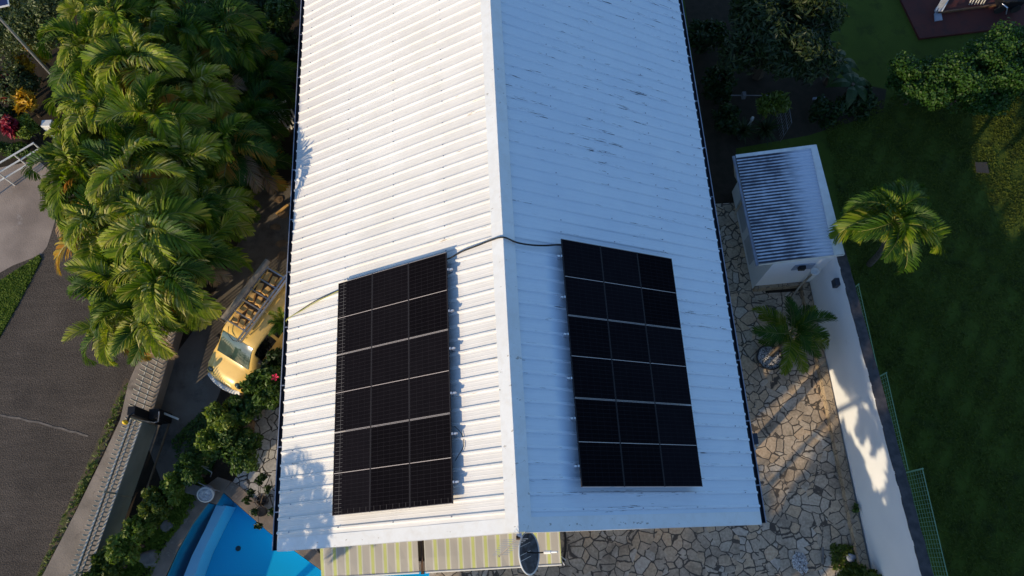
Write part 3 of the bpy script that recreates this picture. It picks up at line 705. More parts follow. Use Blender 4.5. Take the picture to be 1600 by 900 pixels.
# ------------------------------------------------------------------ awnings
def awning(xa, xb, label):
    t = empty('awning', ((xa + xb) / 2, .3, 3.05), label, 'awning', 'striped awnings under the front gable')
    mb = MB(); nx = max(4, int((xb - xa) / .15)); rows = [(.32, 3.12), (0, 3.03), (-.35, 2.93), (-.68, 2.80)]
    base = 0
    for (y, z) in rows:
        for i in range(nx + 1):
            x = xa + (xb - xa) * i / nx; mb.v.append((x, y, z - .03 * math.sin(math.pi * i / nx) * (1 if y < .3 and y > -.6 else 0) + random.uniform(-.004, .004)))
    for r_ in range(len(rows) - 1):
        for i in range(nx): a = r_ * (nx + 1) + i; mb.f.append((a, a + nx + 1, a + nx + 2, a + 1)); mb.mi.append(0)
    o = mb.build('canvas', 'awning', t); 
    mb = MB()
    for i in range(nx):
        x0 = xa + (xb - xa) * i / nx; x1 = xa + (xb - xa) * (i + 1) / nx
        mb.quad((x0, -.70, 2.79), (x1, -.70, 2.79), (x1, -.70, 2.60), ((x0 + x1) / 2, -.70, 2.57), (x0, -.70, 2.60))
    mb.build('valance', 'awning', t)
    mb = MB(); mb.tube([(xa, -.69, 2.79), (xb, -.69, 2.79)], .03, 8); mb.build('front_bar', 'white', t)
    for x in (xa + .15, xb - .15):
        mb = MB(); mb.tube([(x, .3, 2.6), (x, -.66, 2.76)], .02, 6); mb.build('arm', 'white', t)
awning(-5.08, -2.60, 'left striped grey and lime awning above the pool edge')
awning(-2.44, 1.02, 'right striped grey and lime awning behind the satellite dish')
mb = MB(); mb.bar((-2.52, .3, 3.0), (-2.52, -.72, 2.74), .05, .05); mb.box(-2.56, -.74, 2.66, -2.48, -.68, 2.78)
tag(mb.build('support_bar', 'wood'), 'brown support bar in the gap between the two striped awnings', 'bar')
mb = MB(); c = Vector((.98, -.5, 2.7)); mb.bar(c, c + Vector((.12, -.22, -.02)), .03, .03); mb.bar(c + Vector((.05, 0, 0)), c + Vector((.16, -.1, .02)), .03, .03)
tag(mb.build('awning_crank', 'white'), 'white awning fitting at the right corner of the striped awning', 'fitting')

# ------------------------------------------------------------------ palms
def frond_mesh(name, L=1.9, a0=60, bend=120, n=34, ll=.55, lw=.045, vang=35, droop=.35, m='frond', seed=0, twist=0.0):
    rg = random.Random(seed); K = 14; P = [Vector((0, 0, 0))]; T = []
    for i in range(K):
        th = R(a0 - bend * ((i + .5) / K) ** 1.25); d = Vector((math.cos(th), twist * (i / K) * .3, math.sin(th))).normalized(); T.append(d); P.append(P[-1] + d * (L / K))
    T.append(T[-1]); mb = MB()
    rad = [.02 * (1 - .85 * i / K) + .003 for i in range(K + 1)]
    mb.cur = 1; mb.tube(P, rad, 4, False); mb.cur = 0
    for i in range(n):
        t = .16 + .84 * (i + .5) / n; f = t * K; k = min(int(f), K - 1); p = P[k].lerp(P[k + 1], f - k); d = T[k].lerp(T[k + 1], f - k).normalized()
        side0 = Vector((0, 0, 1)).cross(d); side0 = Vector((0, 1, 0)) if side0.length < .01 else Vector((0, 1, 0))
        up = d.cross(side0) * -1
        if up.z < 0 and d.z > -.8: up = up if abs(up.z) < .01 else up
        up = side0.cross(d) * -1
        prof = (math.sin(math.pi * min(1, (t * .86 + .12))) ** .6)
        l = ll * prof * rg.uniform(.88, 1.08) + .04
        for sd2 in (-1, 1):
            ph = R(62 - 30 * t + rg.uniform(-5, 5))
            v = R(vang + rg.uniform(-13, 13))
            out = d * math.cos(ph) + (side0 * sd2 * math.cos(v) + up * math.sin(v)) * math.sin(ph); out.normalize()
            w_ = lw * (.7 + .3 * prof); wv = d.cross(out).cross(out).normalized() if False else (d - out * d.dot(out)).normalized() * (w_ / 2)
            m1 = p + out * (l * .45); o2 = (out + Vector((0, 0, -droop))).normalized(); m2 = m1 + o2 * (l * .32); o3 = (o2 + Vector((0, 0, -droop * 1.4))).normalized(); tip = m2 + o3 * (l * .23)
            b_ = len(mb.v)
            mb.v += [tuple(p - wv * .5), tuple(p + wv * .5), tuple(m1 - wv), tuple(m1 + wv), tuple(m2 - wv * .7), tuple(m2 + wv * .7), tuple(tip)]
            mb.f += [(b_, b_ + 1, b_ + 3, b_ + 2), (b_ + 2, b_ + 3, b_ + 5, b_ + 4), (b_ + 4, b_ + 5, b_ + 6)]; mb.mi += [0, 0, 0]
    return mb.mesh(name, [m, 'rachis'])


FR = {}
for key, kw in {
    'up': dict(a0=84, bend=140, L=1.6, ll=.5, vang=50), 'mid': dict(a0=66, bend=175, L=2.0, ll=.6, vang=38),
    'low': dict(a0=42, bend=150, L=2.1, ll=.62, vang=24), 'hang': dict(a0=14, bend=105, L=1.9, ll=.55, vang=8)}.items():
    FR[key] = []
    for j, mm in enumerate(('frond', 'frond', 'frond_lime', 'frond_dk')):
        k2 = dict(kw); k2['L'] *= (.9, 1.05, 1, 1.1)[j]
        FR[key].append(frond_mesh('frond', n=46, lw=(.052, .060, .056, .046)[j], droop=(.55, .3, .7, .45)[j], seed=j * 7 + len(key), m=mm, twist=(-1) ** j, **k2))
FR['yellow'] = [frond_mesh('frond', a0=25, bend=110, L=1.9, ll=.55, vang=12, n=38, lw=.055, m='frond_ye', seed=31), frond_mesh('frond', a0=5, bend=80, L=1.7, ll=.5, vang=5, n=34, lw=.04, m='frond_br', seed=32)]


FS = {}
for key, kw in {'up': dict(a0=70, bend=75, L=1.5, vang=40), 'mid': dict(a0=42, bend=75, L=1.75, vang=30), 'low': dict(a0=20, bend=70, L=1.8, vang=22), 'hang': dict(a0=5, bend=60, L=1.6, vang=12)}.items():
    FS[key] = [frond_mesh('frond', n=58, ll=.46, lw=.034, droop=.18, seed=60 + j, m=mm, twist=(-1) ** j, **kw) for j, mm in enumerate(('frond', 'frond_dk', 'frond_lime', 'frond_dk'))]


def palm(name, x, y, h, label, group, scale=1.0, counts=(3, 6, 6, 3), old=1, lean=(0, 0), rs=0, seedpods=False, trunk_r=.085, pal=None, fr=None):
    FRS = fr or FR
    rg = random.Random(rs)
    t = empty(name, (x, y, 0), label, 'palm', group)
    top = Vector((x + lean[0], y + lean[1], h))
    P = [Vector((x, y, 0)).lerp(top, k / 8) + Vector((lean[0], lean[1], 0)) * (-.25 * math.sin(math.pi * k / 8)) for k in range(9)]
    mb = MB(); QQ = []; rr = []
    for k in range(8):
        for q in (0, .3, .34, .64, .68): QQ.append(P[k].lerp(P[k + 1], q)); rr.append(trunk_r * (1.25 - .45 * (k + q) / 8) * (1.06 if q in (.34, .68) else 1))
    QQ.append(P[-1]); rr.append(trunk_r * .8)
    mb.tube(QQ, rr, 10); mb.build('trunk', 'bark', t, smooth=True)
    mb = MB(); mb.tube([top + Vector((0, 0, -.05)), top + Vector((0, 0, .2)), top + Vector((0, 0, .5))], [trunk_r * .95, trunk_r * 1.1, trunk_r * .5], 10); mb.build('crownshaft', 'crownshaft', t, smooth=True)
    az = rg.uniform(0, 360)
    for ring, n in zip(('up', 'mid', 'low', 'hang'), counts):
        for i in range(n):
            az += 137.5 + rg.uniform(-14, 14)
            j = rg.choice((0, 1, 2, 3)) if pal is None else rg.choice(pal)
            me = (FS if fr is None and rg.random() < .22 else FRS)[ring][j]
            if ring in ('low', 'hang') and old and rg.random() < .16 * old: me = FR['yellow'][rg.choice((0, 0, 1))]
            o = link('frond', me, t, True); o.matrix_parent_inverse = Matrix.Identity(4)
            o.location = (top.x - x, top.y - y, h + {'up': .45, 'mid': .38, 'low': .25, 'hang': .12}[ring])
            o.rotation_euler = (rg.uniform(-.5, .5), rg.uniform(-.22, .22), R(az)); s = scale * rg.uniform(.72, 1.15); o.scale = (s, s, s)
    if seedpods:
        mb = MB()
        for i in range(60):
            a = rg.uniform(0, 6.28); d = Vector((math.cos(a), math.sin(a), rg.uniform(-.4, .3))); p0 = top + Vector((0, 0, .0)); mb.tube([p0, p0 + d * .25, p0 + d * .5 + Vector((0, 0, -.2))], .007, 3)
        mb.build('flower_stalks', 'seed', t)
    return t

# the dense palm belt along the left side: crown centre pixel, crown height, look
BELT = [
    (130, 62, 3.6, 'above the yellow croton'), (205, 80, 4.1, 'crown at the top of the belt left of its middle'), (275, 35, 3.4, 'crown at the upper edge of the photo'),
    (140, 165, 3.7, 'crown nearest the street lamp pole'), (228, 170, 3.9, 'tall crown with brown tipped fronds'), (300, 120, 3.0, 'crown reaching towards the dark gap by the house'),
    (112, 255, 3.2, 'crown overhanging the end of the white railing'), (190, 262, 4.0, 'crown with orange old fronds above the pale apron'), (275, 235, 3.5, 'crown in the centre of the belt'), (350, 215, 3.0, 'shaded crown closest to the white side gate'),
    (150, 345, 3.7, 'crown leaning over the road beside the grass wedge'), (225, 345, 4.2, 'broad crown over the middle of the road edge'), (310, 315, 2.95, 'shaded crown above the stepping stones'),
    (175, 435, 3.4, 'crown furthest out over the asphalt'), (245, 425, 3.8, 'lime crown just behind the yellow van'), (290, 385, 3.2, 'crown touching the rear of the yellow van'), (220, 490, 3.0, 'frontmost crown above the end of the picket fence'),
    (392, 165, 1.9, 'low dark fronds in the shade left of the white side gate'), (402, 105, 1.9, 'low dark fronds near the roof edge shade'), (385, 235, 1.8, 'low dark fronds above the plank'), (350, 305, 1.9, 'low dark fronds beside the stepping stones'), (175, 15, 3.7, 'crown at the top edge above the olive bushes'), (235, -5, 3.6, 'crown cut by the top edge'), (120, 0, 2.8, 'small crown at the top edge right of the lamp'),
    (105, 212, 2.8, 'small crown touching the white utility box'), (100, 300, 2.6, 'small crown above the pale apron'), (165, 505, 2.2, 'small crown low over the edge of the asphalt'),
    (375, 60, 2.7, 'dark crown in the shade beside the roof corner'), (335, 30, 3.3, 'dark crown at the top edge of the photo, near the roof')]
for i, (px_, py_, h, lb) in enumerate(BELT):
    c = at(px_, py_, h + .9)
    g = at(px_, py_, 0); bx_, by_ = c.x + (g.x - c.x) * .5, c.y + (g.y - c.y) * .5
    palm('palm_tree', bx_, by_, h, lean=(c.x - bx_, c.y - by_), label='roadside palm, ' + lb, group='palms along the road', scale=(.98 if h > 3.5 else .88) * (.8 if h < 2.9 else 1), counts=(4, 7, 7, 3), rs=100 + i, old=2.0, seedpods=i in (4, 7, 11), pal=(0, 1, 2, 2, 3) if (i < 17 and i not in (9,)) or 20 < i < 27 else (0, 3, 3))

# ------------------------------------------------------------------ leafy things
def leaves(n, blobs, size, elong=2.0, up=.5, shell=.55, seed=0, curl=.25):
    """n two-triangle leaves scattered through ellipsoid blobs [(x,y,z,rx,ry,rz,weight)]"""
    rg = np.random.default_rng(seed); B = np.array(blobs, float); wts = B[:, 6] / B[:, 6].sum()
    k = rg.choice(len(B), n, p=wts); d = rg.normal(size=(n, 3)); d /= np.linalg.norm(d, axis=1)[:, None]
    r = shell + (1 - shell) * rg.random(n) ** .7; r *= 1 + .18 * np.sin(d[:, 0] * 7 + k) * np.cos(d[:, 1] * 6 + 2 * k)
    P = B[k, :3] + d * B[k, 3:6] * r[:, None]; P[:, 2] = np.maximum(P[:, 2], .03)
    nrm = d * (1 - up) + np.array([0, 0, 1.0]) * up + rg.normal(size=(n, 3)) * .65; nrm /= np.linalg.norm(nrm, axis=1)[:, None]
    a = rg.normal(size=(n, 3)); a -= nrm * (a * nrm).sum(1)[:, None]; a /= np.linalg.norm(a, axis=1)[:, None]; b = np.cross(nrm, a)
    s = size * rg.uniform(.6, 1.25, n)[:, None]
    p0 = P - a * s * elong / 2; p2 = P + a * s * elong / 2 - nrm * s * curl; p1 = P + b * s / 2 + nrm * s * .12; p3 = P - b * s / 2 + nrm * s * .12
    V = np.stack([p0, p1, p2, p3], 1).reshape(-1, 3)
    return V, n


def leaf_obj(name, V, n, m, parent=None, tri=True):
    me = bpy.data.meshes.new(name); me.vertices.add(len(V)); me.vertices.foreach_set('co', V.astype(np.float32).ravel())
    base = np.arange(n)[:, None] * 4; F = np.concatenate([base + [0, 1, 2], base + [0, 2, 3]], 1).reshape(-1)
    me.loops.add(len(F)); me.loops.foreach_set('vertex_index', F.astype(np.int32))
    me.polygons.add(2 * n); me.polygons.foreach_set('loop_start', (np.arange(2 * n) * 3).astype(np.int32)); me.polygons.foreach_set('loop_total', np.full(2 * n, 3, np.int32))
    me.materials.append(M[m]); me.update(calc_edges=True); me.validate()
    return link(name, me, parent)


def clump_blobs(c, rx, ry, rz, n, sub=.45, seed=0):
    rg = random.Random(seed); out = [(c[0], c[1], c[2], rx * .7, ry * .7, rz * .7, 1.2)]
    for i in range(n):
        a = rg.uniform(0, 6.283); e = rg.uniform(-.2, 1); q = rg.uniform(.5, .85)
        s = sub * rg.uniform(.6, 1.2)
        out.append((c[0] + rx * q * math.cos(a) * math.cos(e), c[1] + ry * q * math.sin(a) * math.cos(e), c[2] + rz * q * math.sin(e), rx * s, ry * s, rz * s, s * 1.3))
    return out


def bush(name, c, rx, ry, rz, n, size, m, label, cat, group=None, nb=9, seed=0, elong=2.0, trunk=.04, up=.32, shell=.35, sub=.34, part='foliage'):
    nb = int(nb * 1.9)
    t = empty(name, (c[0], c[1], 0), label, cat, group)
    V, k = leaves(n, clump_blobs(c, rx, ry, rz, nb, sub, seed), size, elong, up, shell, seed + 1); leaf_obj(part, V, k, m, t)
    mb = MB(); rg = random.Random(seed)
    b0 = Vector((c[0], c[1], 0)); mid = Vector((c[0], c[1], max(c[2] - rz * .3, .1))); mb.tube([b0, b0.lerp(mid, .5) + Vector((rg.uniform(-.05, .05), 0, 0)), mid], [trunk * 1.4, trunk * 1.1, trunk], 6)
    for i in range(6):
        a = i * 1.05 + rg.uniform(-.3, .3); q = Vector((c[0] + rx * .65 * math.cos(a), c[1] + ry * .65 * math.sin(a), c[2] + rz * .35)); st = b0.lerp(mid, rg.uniform(.5, 1)); mb.tube([st, st.lerp(q, .5) + Vector((0, 0, .08 * rz)), q], [trunk * .7, trunk * .45, trunk * .2], 5)
    mb.build('branches' if trunk < .08 else 'trunk', 'stem', t)
    return t

# shrubs between the van and the poolside terrace
def P3(x, y, z): c = at(x, y, z); return (c.x, c.y, z)
bush('shrub', P3(420, 606, 1.3), .72, .62, .8, 4200, .085, 'lf_green', 'dark green hibiscus shrub hiding the van front, one red flower in it', 'shrub', seed=1)
bush('shrub', P3(352, 652, 1.1), .5, .62, .8, 3000, .075, 'lf_lime', 'yellow green shrub between the driveway and the big dark bush', 'shrub', seed=2)
bush('shrub', P3(335, 690, .9), .5, .45, .7, 2200, .07, 'lf_lime', 'lime shrub below the yellow green one, near the pool corner', 'shrub', seed=3)
bush('shrub', P3(370, 705, .9), .75, .75, .85, 4200, .07, 'lf_green', 'rounded dense green bush beside the pale poolside paving', 'shrub', seed=4)
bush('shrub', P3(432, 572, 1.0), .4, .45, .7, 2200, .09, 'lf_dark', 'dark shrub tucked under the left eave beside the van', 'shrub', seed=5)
bush('shrub', P3(385, 640, 1.0), .6, .5, .7, 2600, .08, 'lf_green', 'mid green shrub behind the pair of garden rocks', 'shrub', seed=6)
c = P3(430, 590, 2.2)
mb = MB()
for i in range(5):
    a = i * 1.256; mb.quad((c[0], c[1], c[2]), (c[0] + .09 * math.cos(a - .4), c[1] + .09 * math.sin(a - .4), c[2] + .04), (c[0] + .12 * math.cos(a), c[1] + .12 * math.sin(a), c[2] + .03), (c[0] + .09 * math.cos(a + .4), c[1] + .09 * math.sin(a + .4), c[2] + .04))
tag(mb.build('hibiscus_flower', 'pink'), 'single red hibiscus flower on the shrub beside the van', 'flower')
# hedge along the gate
for i, (x, y, s, lb) in enumerate(((298, 738, .55, 'topmost, nearest the white frame'), (272, 762, .5, 'second from the pool corner'), (246, 790, .6, 'third, opposite the pool light'), (222, 822, .6, 'fourth, beside the gate sheet'), (200, 852, .65, 'fifth, brightest'), (172, 885, .7, 'sixth, at the lower edge of the photo'), (135, 925, .7, 'lowest, half out of the photo'))):
    bush('hedge_shrub', P3(x, y, 1.0), s * .62, s * .85, .8, 2300, .075, ('lf_lime', 'lf_lime', 'lf_yg')[i % 3] if i else 'lf_green', 'leafy shrub of the hedge inside the gate, ' + lb, 'shrub', 'hedge shrubs inside the gate', seed=20 + i, nb=6)
# low weeds and grass between hedge and pool
def tufts(name, poly_px, n, size, m, label, seed, h=.08, elong=3.0, zmax=.12):
    rg = np.random.default_rng(seed); pp = [at(*q) for q in poly_px]; xs = [q.x for q in pp]; ys = [q.y for q in pp]
    P = []
    import itertools
    def inside(x, y):
        c_ = False; j = len(pp) - 1
        for i in range(len(pp)):
            if (pp[i].y > y) != (pp[j].y > y) and x < (pp[j].x - pp[i].x) * (y - pp[i].y) / (pp[j].y - pp[i].y) + pp[i].x: c_ = not c_
            j = i
        return c_
    while len(P) < n:
        x = rg.uniform(min(xs), max(xs)); y = rg.uniform(min(ys), max(ys))
        if inside(x, y) and (math.sin(x * 3.1 + y * 1.7) + math.sin(x * 7.3 - y * 5.1 + 1) + rg.uniform(-1.2, 2.4) > 0): P.append((x, y, rg.uniform(.01, zmax)))
    P = np.array(P); nrm = rg.normal(size=(n, 3)) * .5 + [0, 0, 1]; nrm /= np.linalg.norm(nrm, axis=1)[:, None]
    a = rg.normal(size=(n, 3)); a -= nrm * (a * nrm).sum(1)[:, None]; a /= np.linalg.norm(a, axis=1)[:, None]; b = np.cross(nrm, a); s = size * rg.uniform(.5, 1.3, n)[:, None]
    V = np.stack([P - a * s * elong / 2, P + b * s / 2, P + a * s * elong / 2, P - b * s / 2], 1).reshape(-1, 3)
    return tag(leaf_obj(name, V, n, m), label, 'plants', None, 'stuff')
tufts('ground_cover', [(300, 720), (325, 760), (300, 800), (262, 850), (235, 905), (150, 905), (210, 840), (280, 760)], 5200, .045, 'grass_lit', 'low weeds between the hedge and the pool coping', 41)
tufts('verge_weeds', [(205, 600), (190, 640), (160, 712), (118, 798), (68, 896), (56, 905), (104, 800), (153, 700), (187, 620), (196, 600)], 420, .05, 'lf_yg', 'patchy weeds along the edge of the road', 42, zmax=.1)
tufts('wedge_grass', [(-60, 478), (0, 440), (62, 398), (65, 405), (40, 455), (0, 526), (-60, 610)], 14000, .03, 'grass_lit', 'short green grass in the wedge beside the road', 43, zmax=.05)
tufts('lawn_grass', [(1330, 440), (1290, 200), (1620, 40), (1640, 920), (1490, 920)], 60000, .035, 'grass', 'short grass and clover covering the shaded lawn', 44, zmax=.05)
tufts('bed_weeds', [(268, 690), (320, 640), (345, 700), (330, 740), (290, 745)], 1500, .05, 'lf_green', 'weeds in the planting bed beside the driveway', 45)
# shrubs at the upper left
bush('shrub', P3(30, 50, 1.6), 1.5, 1.4, 1.3, 11000, .06, 'lf_olive', 'small leaved olive green bush under the solar street lamp', 'shrub', seed=50, nb=14)
bush('shrub', P3(20, 130, .9), .9, .9, .8, 4000, .06, 'lf_olive', 'olive green undergrowth around the crotons', 'shrub', seed=52)
bush('shrub', P3(75, 20, 1.8), 1.3, 1.3, 1.3, 9000, .06, 'lf_olive', 'olive green bush between the lamp pole and the palms', 'shrub', seed=51, nb=14)
for i, (x, y, s, m_, lb) in enumerate(((48, 72, .32, 'lf_yellow', 'yellow croton right beside the lamp pole, uppermost'), (42, 105, .36, 'lf_yellow', 'yellow croton below the lamp pole'), (38, 160, .42, 'lf_yellow', 'golden croton between the red plants and the palms'), (62, 88, .22, 'lf_yellow', 'small orange yellow croton right of the lamp pole'), (8, 145, .33, 'lf_red', 'crimson leaved plant at the left edge of the photo'), (25, 135, .3, 'lf_red', 'crimson leaved plant beside the golden croton'), (18, 200, .3, 'lf_red', 'dark red plant above the white railing'))):
    bush('croton', P3(x, y, .9), s, s, .45, 170, .13, m_, lb, 'plant', 'crotons and red leaved plants at the roadside', seed=60 + i, nb=5, elong=3.4)
bush('shrub', P3(38, 200, .7), .5, .45, .5, 1700, .06, 'lf_lime', 'fine light green shrub above the white railing', 'shrub', seed=70)
bush('shrub', P3(10, 185, .6), .6, .6, .5, 1500, .07, 'lf_dark', 'dark shrub between the red plants', 'shrub', seed=71)
bush('shrub', P3(15, 235, .35), .7, .35, .4, 1500, .06, 'lf_green', 'low green shrub just behind the white railing', 'shrub', seed=72)
# under the belt and by the house, upper left
bush('shrub', P3(440, 25, 1.4), .6, .9, .9, 3000, .09, 'lf_green', 'green shrub beside the top of the left eave', 'shrub', seed=73)
for i, (x, y, s) in enumerate(((330, 190, 1.2), (380, 130, 1.1), (300, 60, 1.3), (400, 250, .7), (370, 290, .7), (430, 120, .9), (425, 60, .9), (230, 130, 1.4), (160, 90, 1.2), (250, 250, 1.4), (160, 230, 1.3), (200, 340, 1.2), (280, 340, 1.2), (215, 430, 1.0), (265, 470, .7), (455, 110, .8), (395, 10, 1.0))):
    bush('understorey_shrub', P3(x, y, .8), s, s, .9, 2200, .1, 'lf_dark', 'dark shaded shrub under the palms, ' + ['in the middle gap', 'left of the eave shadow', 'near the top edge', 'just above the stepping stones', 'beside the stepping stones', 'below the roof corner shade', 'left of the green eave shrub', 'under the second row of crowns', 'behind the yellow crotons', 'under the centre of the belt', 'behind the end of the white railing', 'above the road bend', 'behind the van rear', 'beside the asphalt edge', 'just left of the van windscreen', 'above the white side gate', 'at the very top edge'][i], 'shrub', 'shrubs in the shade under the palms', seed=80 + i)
# bits of grey slab among the dark garden
mb = MB(); c = at(338, 18, .3); mb.prism([(c.x - .5, c.y - .35), (c.x + .45, c.y - .45), (c.x + .6, c.y + .3), (c.x - .35, c.y + .45)], 0, .5); tag(mb.build('garden_block', 'rock'), 'grey concrete block in the shade near the top edge', 'block')
for i, (x, y) in enumerate(((436, 312), (444, 335), (432, 355), (440, 380), (441, 400))):
    c = at(x, y); mb = MB(); n = 7; mb.prism([(c.x + random.uniform(.13, .24) * math.cos(k * 6.283 / n), c.y + random.uniform(.1, .18) * math.sin(k * 6.283 / n)) for k in range(n)], 0, .03)
    tag(mb.build('stepping_stone', 'brownstone'), 'flat stepping stone left of the house, %s of five from the van' % ['fifth', 'fourth', 'third', 'second', 'first'][i], 'stone', 'stepping stones left of the house')
c0 = at(432, 335, .1); c1 = at(450, 320, .1); mb = MB(); mb.bar(c0, c1, .09, .05); tag(mb.build('plank', 'cargo'), 'pale plank lying by the left eave', 'plank')
# white side gate
t = empty('side_gate', P3(455, 205, 0), 'small white slatted gate beside the left eave', 'gate')
a = at(436, 203, .05); b = at(470, 201, .05)
for i in range(6):
    p = a.lerp(b, i / 5); mb = MB(); mb.box(p.x - .035, p.y - .012, .05, p.x + .035, p.y + .012, 1.25); mb.build('slat', 'white', t)
for z in (.15, .68, 1.2):
    mb = MB(); mb.bar((a.x - .05, a.y + .025, z), (b.x + .05, b.y + .025, z), .03, .07); mb.build('rail', 'white', t)
mb = MB(); mb.bar((a.x, a.y + .03, 1.25), (b.x, b.y + .03, 1.75), .04, .06); mb.build('brace', 'white', t)

# ------------------------------------------------------------------ street lamp, railing, white box
t = empty('street_lamp', at(80, 115, 3.0).xy.to_3d(), 'tall grey pole with a solar panel on top at the upper left corner', 'street lamp')
bx = at(82, 118, 3.0); top = Vector((bx.x, bx.y, 6.2)); 
bx = at(84, 120, 2.6); tp = at(-8, 20, 6.3)
mb = MB(); mb.tube([(bx.x, bx.y, 0), (bx.x, bx.y, 2.6), tp], [.06, .05, .035], 8); mb.build('pole', 'alu', t)
pc = at(-6, 0, 6.5); mt = Matrix.Translation(pc) @ Matrix.Rotation(R(12), 4, 'Z') @ Matrix.Rotation(R(12), 4, 'X')
mb = MB(); mb.box(-.32, -.25, -.02, .32, .25, .02, mt); mb.build('panel_frame', 'white', t)
mb = MB(); mb.box(-.29, -.22, .021, .29, .22, .03, mt); mb.build('solar_cells', 'blueglass', t)
t = empty('railing', P3(30, 250, 0), 'white three rail metal railing at the left edge of the photo', 'railing')
for (p, q, z) in (((-30, 286), (42, 222), 1.15), ((-30, 283), (60, 228), .85), ((-2, 282), (66, 236), .6)):
    pass
A0 = at(-40, 292, .9); A1 = at(62, 232, .9); dz = Vector((A1.x - A0.x, A1.y - A0.y, 0)).normalized()
for z in (1.25, .9, .55):
    mb = MB(); mb.tube([(A0.x, A0.y, z), (A1.x, A1.y, z)], .03, 6); mb.build('rail', 'white', t)
for k in (.0, .36, .70, 1.0):
    p = A0.lerp(A1, k); mb = MB(); mb.tube([(p.x, p.y, 0), (p.x, p.y, 1.27)], .028, 6); mb.build('post', 'white', t)
mb = MB(); c = at(72, 192, .8); mb.box(c.x - .18, c.y - .13, .0, c.x + .18, c.y + .13, .8); tag(mb.build('utility_box', 'white', bevel=.02), 'small white utility box between the shrubs and the palms', 'box')

# ------------------------------------------------------------------ gate, fence, post
GA = Vector((-11.02, 3.95, 0)); GB = Vector((-12.6, -2.6, 0)); gd = (GB - GA); gl = gd.length; gd.normalize(); gn = Vector((gd.y, -gd.x, 0)) # gn points to the road or house
if gn.x > 0: gn = -gn
t = empty('sliding_gate', GA, 'long grey sliding gate with white pickets above a solid lower sheet', 'gate')
def gp(d, off, z): p = GA + gd * d + gn * off; return Vector((p.x, p.y, z))
mb = MB()
for d in np.arange(0, gl - .2, 2.15): mb.bar(gp(d + .01, 0, .51), gp(min(d + 2.12, gl), 0, .51), .03, .92)
mb.build('lower_sheet', 'gateg', t)
mb = MB(); mb.bar(gp(0, 0, 1.0), gp(gl, 0, 1.0), .06, .05); mb.build('middle_rail', 'picket', t)
for z in (1.35, 1.62):
    mb = MB(); mb.bar(gp(0, .0, z), gp(gl, .0, z), .04, .05); mb.build('upper_rail', 'picket', t)
mb = MB(); mb.bar(gp(0, .04, 1.5), gp(gl, .04, 1.5), .03, .07); mb.build('dark_rail', 'walltop', t)
pk = MB(); pk.box(-.022, -.012, 1.0, .022, .012, 1.82); pk.add([(-.022, -.012, 1.82), (.022, -.012, 1.82), (.022, .012, 1.82), (-.022, .012, 1.82), (0, 0, 1.9)], [(0, 1, 4), (1, 2, 4), (2, 3, 4), (3, 0, 4)]); pkm = pk.mesh('picket', 'picket')
n = int(gl / .13)
for i in range(n):
    o = link('picket', pkm, t, True); p = gd * (.06 + i * .13) + gn * .05; o.location = (p.x, p.y, 0); o.rotation_euler = (0, 0, math.atan2(gd.y, gd.x))
for d in (.02, 2.13, 4.28, gl - .05):
    mb = MB(); mb.bar(gp(d, 0, .1), gp(d, 0, 1.7), .05, .05); mb.build('gate_post', 'gateg', t)
mb = MB(); mb.bar(gp(-.2, -.35, .03), gp(gl, -.35, .03), .05, .05); tag(mb.build('gate_track', 'brownstone'), 'thin worn rail on the ground beside the sliding gate', 'rail')
# picket fence on low wall further up
FA = at(240, 640, .45); FB = at(268, 545, .45); FB = FA + (FB - FA) * 1.35; FA = FA - (FB - FA) * .06
mb = MB(); d_ = (FB - FA).normalized(); nn = Vector((-d_.y, d_.x, 0)); 
q = [FA, FB, FB + nn * .24, FA + nn * .24]; mb.prism([(p.x, p.y) for p in q], 0, .45); tag(mb.build('low_wall', 'concrete', bevel=.015), 'low ochre wall under the white picket fence', 'wall')
t = empty('picket_fence', FA, 'white picket fence on the low wall beside the gate post', 'fence')
fl = (FB - FA).length
def fp(d, off, z): p = FA + d_ * d + nn * off; return Vector((p.x, p.y, z))
for z in (.85, 1.35):
    mb = MB(); mb.bar(fp(0, .12, z), fp(fl, .12, z), .03, .04); mb.build('rail', 'picket', t)
pk = MB(); pk.box(-.02, -.012, 0, .02, .012, 1.2); pk.add([(-.02, -.012, 1.2), (.02, -.012, 1.2), (.02, .012, 1.2), (-.02, .012, 1.2), (0, 0, 1.27)], [(0, 1, 4), (1, 2, 4), (2, 3, 4), (3, 0, 4)]); pkm2 = pk.mesh('picket', 'picket')
for i in range(int(fl / .15)):
    o = link('picket', pkm2, t, True); p = d_ * (.07 + i * .15) + nn * .12; o.location = (p.x, p.y, 0); o.rotation_euler = (0, 0, math.atan2(d_.y, d_.x))
# gate motor post with beacon
pb = Vector((-11.0, 4.12, 0))
t = empty('gate_post', pb, 'black gate motor post with guide arms beside a yellow beacon', 'post')
mb = MB(); mb.box(pb.x - .1, pb.y - .13, 0, pb.x + .12, pb.y + .12, 1.75); mb.build('post', 'black', t, bevel=.01)
mb = MB(); mb.box(pb.x + .1, pb.y - .1, 0, pb.x + .42, pb.y + .2, .9); mb.build('motor_box', 'black', t, bevel=.02)
mb = MB(); mb.tube([(pb.x - .02, pb.y - .2, 1.4), (pb.x + .3, pb.y - .22, .9), (pb.x + .42, pb.y - .2, .9), (pb.x + .42, pb.y + .1, .9)], .02, 6); mb.build('guide_arm', 'alu', t)
mb = MB(); mb.bar((pb.x + .4, pb.y + .12, .55), (pb.x + .85, pb.y - .08, .5), .06, .05); mb.build('drive_bar', 'picket', t)
bc = at(193, 659, 1.95); mb = MB(); mb.lathe((bc.x, bc.y, 1.78), [(.0, 0), (.055, 0), (.065, .04), (.065, .12), (.045, .17), (0, .19)], 14); mb.build('beacon', 'yellow', t, smooth=True)
